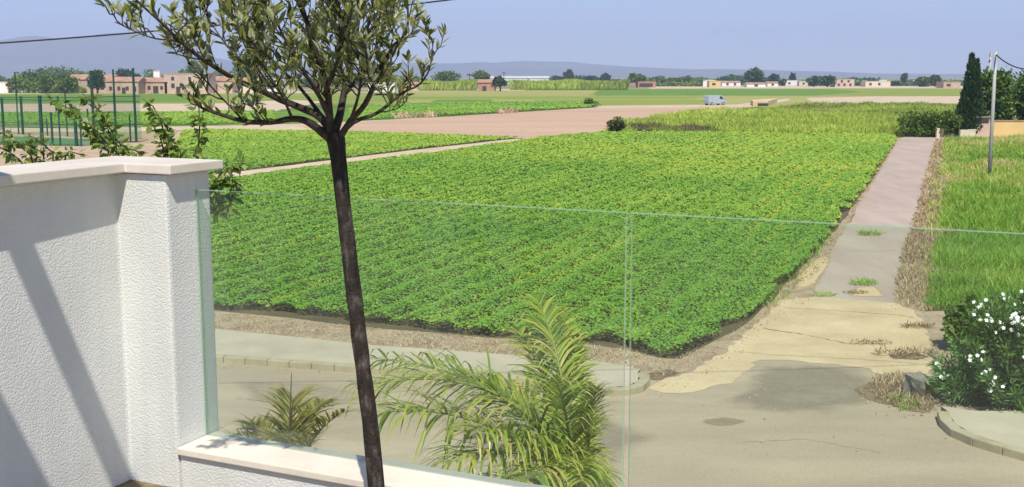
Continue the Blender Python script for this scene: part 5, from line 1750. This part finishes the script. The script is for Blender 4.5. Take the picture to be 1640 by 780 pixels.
vine("leafy climber shoots arching over the left end of the parapet", [
    [(60, 290), (50, 250), (25, 225), (0, 212), (-25, 215)],
    [(70, 290), (70, 245), (45, 232), (20, 225)],
    [(85, 290), (85, 245), (65, 228), (50, 218)],
    [(100, 290), (105, 250), (110, 242), (130, 248)],
    [(60, 290), (30, 255), (10, 240), (-10, 232)],
], 5.3, 1, .04)
vine("leafy climber shoots rising above the middle of the parapet coping", [
    [(190, 290), (180, 240), (150, 205), (120, 180), (95, 165), (80, 158)],
    [(195, 290), (185, 235), (165, 190), (150, 165), (132, 150)],
    [(185, 290), (172, 238), (150, 215), (130, 205)],
    [(200, 290), (195, 235), (180, 212), (165, 190)],
    [(200, 290), (205, 240), (215, 240), (228, 248)],
], 5.25, 2, .042)
vine("upright leafy climber shoots next to the parapet end, under the olive branches", [
    [(265, 290), (268, 235), (258, 195), (245, 170), (228, 158)],
    [(270, 290), (275, 235), (268, 205), (255, 185)],
    [(262, 290), (262, 240), (255, 215), (240, 195)],
    [(315, 290), (318, 235), (320, 200), (318, 165), (312, 150)],
    [(280, 290), (290, 245), (285, 235)],
], 5.2, 3, .042)
vine("drooping leafy climber sprig hanging beside the white pillar corner", [
    [(318, 330), (340, 296), (352, 280), (372, 262), (392, 262)],
    [(318, 330), (345, 300), (372, 282), (374, 310), (362, 338)],
    [(318, 330), (346, 310), (356, 322), (350, 345)],
], 5.15, 4, .05)

# ------------------------------------------------------------------ haze, light, sky
def haze():
    mb = MB()
    mb.box((0, 4400, 199), (19000, 10400, 400))
    m, nt, out = newmat("haze")
    v = N(nt, "ShaderNodeVolumePrincipled")
    v.inputs["Color"].default_value = (0.56, 0.66, 1.0, 1)
    v.inputs["Density"].default_value = 0.0002
    v.inputs["Anisotropy"].default_value = 0.0
    nt.links.new(v.outputs[0], out.inputs["Volume"])
    o = mb.build("haze", m)
    o["kind"] = "stuff"
    return o


haze()

sun = bpy.data.lights.new("sun", "SUN")
sun.energy = 4.2
sun.angle = R(0.53)
sun.color = (1.0, 0.95, 0.84)
so = bpy.data.objects.new("sun", sun)
COL.objects.link(so)
sd = Vector((math.sin(R(SUN_AZ)) * math.cos(R(SUN_EL)), math.cos(R(SUN_AZ)) * math.cos(R(SUN_EL)), math.sin(R(SUN_EL))))
so.rotation_euler = sd.to_track_quat("Z", "Y").to_euler()
so.location = sd * 50

w = bpy.data.worlds.new("World")
sc.world = w
w.use_nodes = True
nt = w.node_tree
for n in list(nt.nodes): nt.nodes.remove(n)
out = nt.nodes.new("ShaderNodeOutputWorld")
bg = nt.nodes.new("ShaderNodeBackground")
sky = nt.nodes.new("ShaderNodeTexSky")
sky.sky_type = "NISHITA"
sky.sun_disc = False
sky.sun_elevation = R(SUN_EL)
sky.sun_rotation = R(SUN_AZ)
sky.altitude = 0
sky.air_density = 1.0
sky.dust_density = 0.0
sky.ozone_density = 6.0
tintn = nt.nodes.new("ShaderNodeMix")
tintn.data_type = "RGBA"; tintn.blend_type = "MULTIPLY"
tintn.inputs[0].default_value = 1.0
tintn.inputs[7].default_value = (0.89, 0.845, 1.0, 1)
nt.links.new(sky.outputs[0], tintn.inputs[6])
tcw = nt.nodes.new("ShaderNodeTexCoord")
mpw = nt.nodes.new("ShaderNodeMapping")
mpw.inputs["Scale"].default_value = (2.2, 2.2, 16)
nt.links.new(tcw.outputs["Generated"], mpw.inputs["Vector"])
nzw = nt.nodes.new("ShaderNodeTexNoise")
nzw.inputs["Scale"].default_value = 2.4
nzw.inputs["Detail"].default_value = 7
nzw.inputs["Roughness"].default_value = 0.6
nt.links.new(mpw.outputs[0], nzw.inputs["Vector"])
mrw = nt.nodes.new("ShaderNodeMapRange")
mrw.inputs[1].default_value = 0.45
mrw.inputs[2].default_value = 0.80
mrw.inputs[3].default_value = 0.0
mrw.inputs[4].default_value = 0.45
nt.links.new(nzw.outputs["Fac"], mrw.inputs[0])
veil = nt.nodes.new("ShaderNodeMix")
veil.data_type = "RGBA"
nt.links.new(mrw.outputs[0], veil.inputs[0])
nt.links.new(tintn.outputs[2], veil.inputs[6])
veil.inputs[7].default_value = (5.2, 5.6, 6.8, 1)
nt.links.new(veil.outputs[2], bg.inputs[0])
bg.inputs[1].default_value = 0.088
nt.links.new(bg.outputs[0], out.inputs[0])

sc.view_settings.view_transform = "Standard"
sc.view_settings.look = "None"
sc.view_settings.exposure = 0.46
sc.view_settings.gamma = 1.0
sc.render.engine = "CYCLES"
sc.cycles.use_denoising = True
sc.cycles.max_bounces = 8
sc.cycles.transparent_max_bounces = 24
sc.cycles.volume_bounces = 1
sc.cycles.sample_clamp_indirect = 8
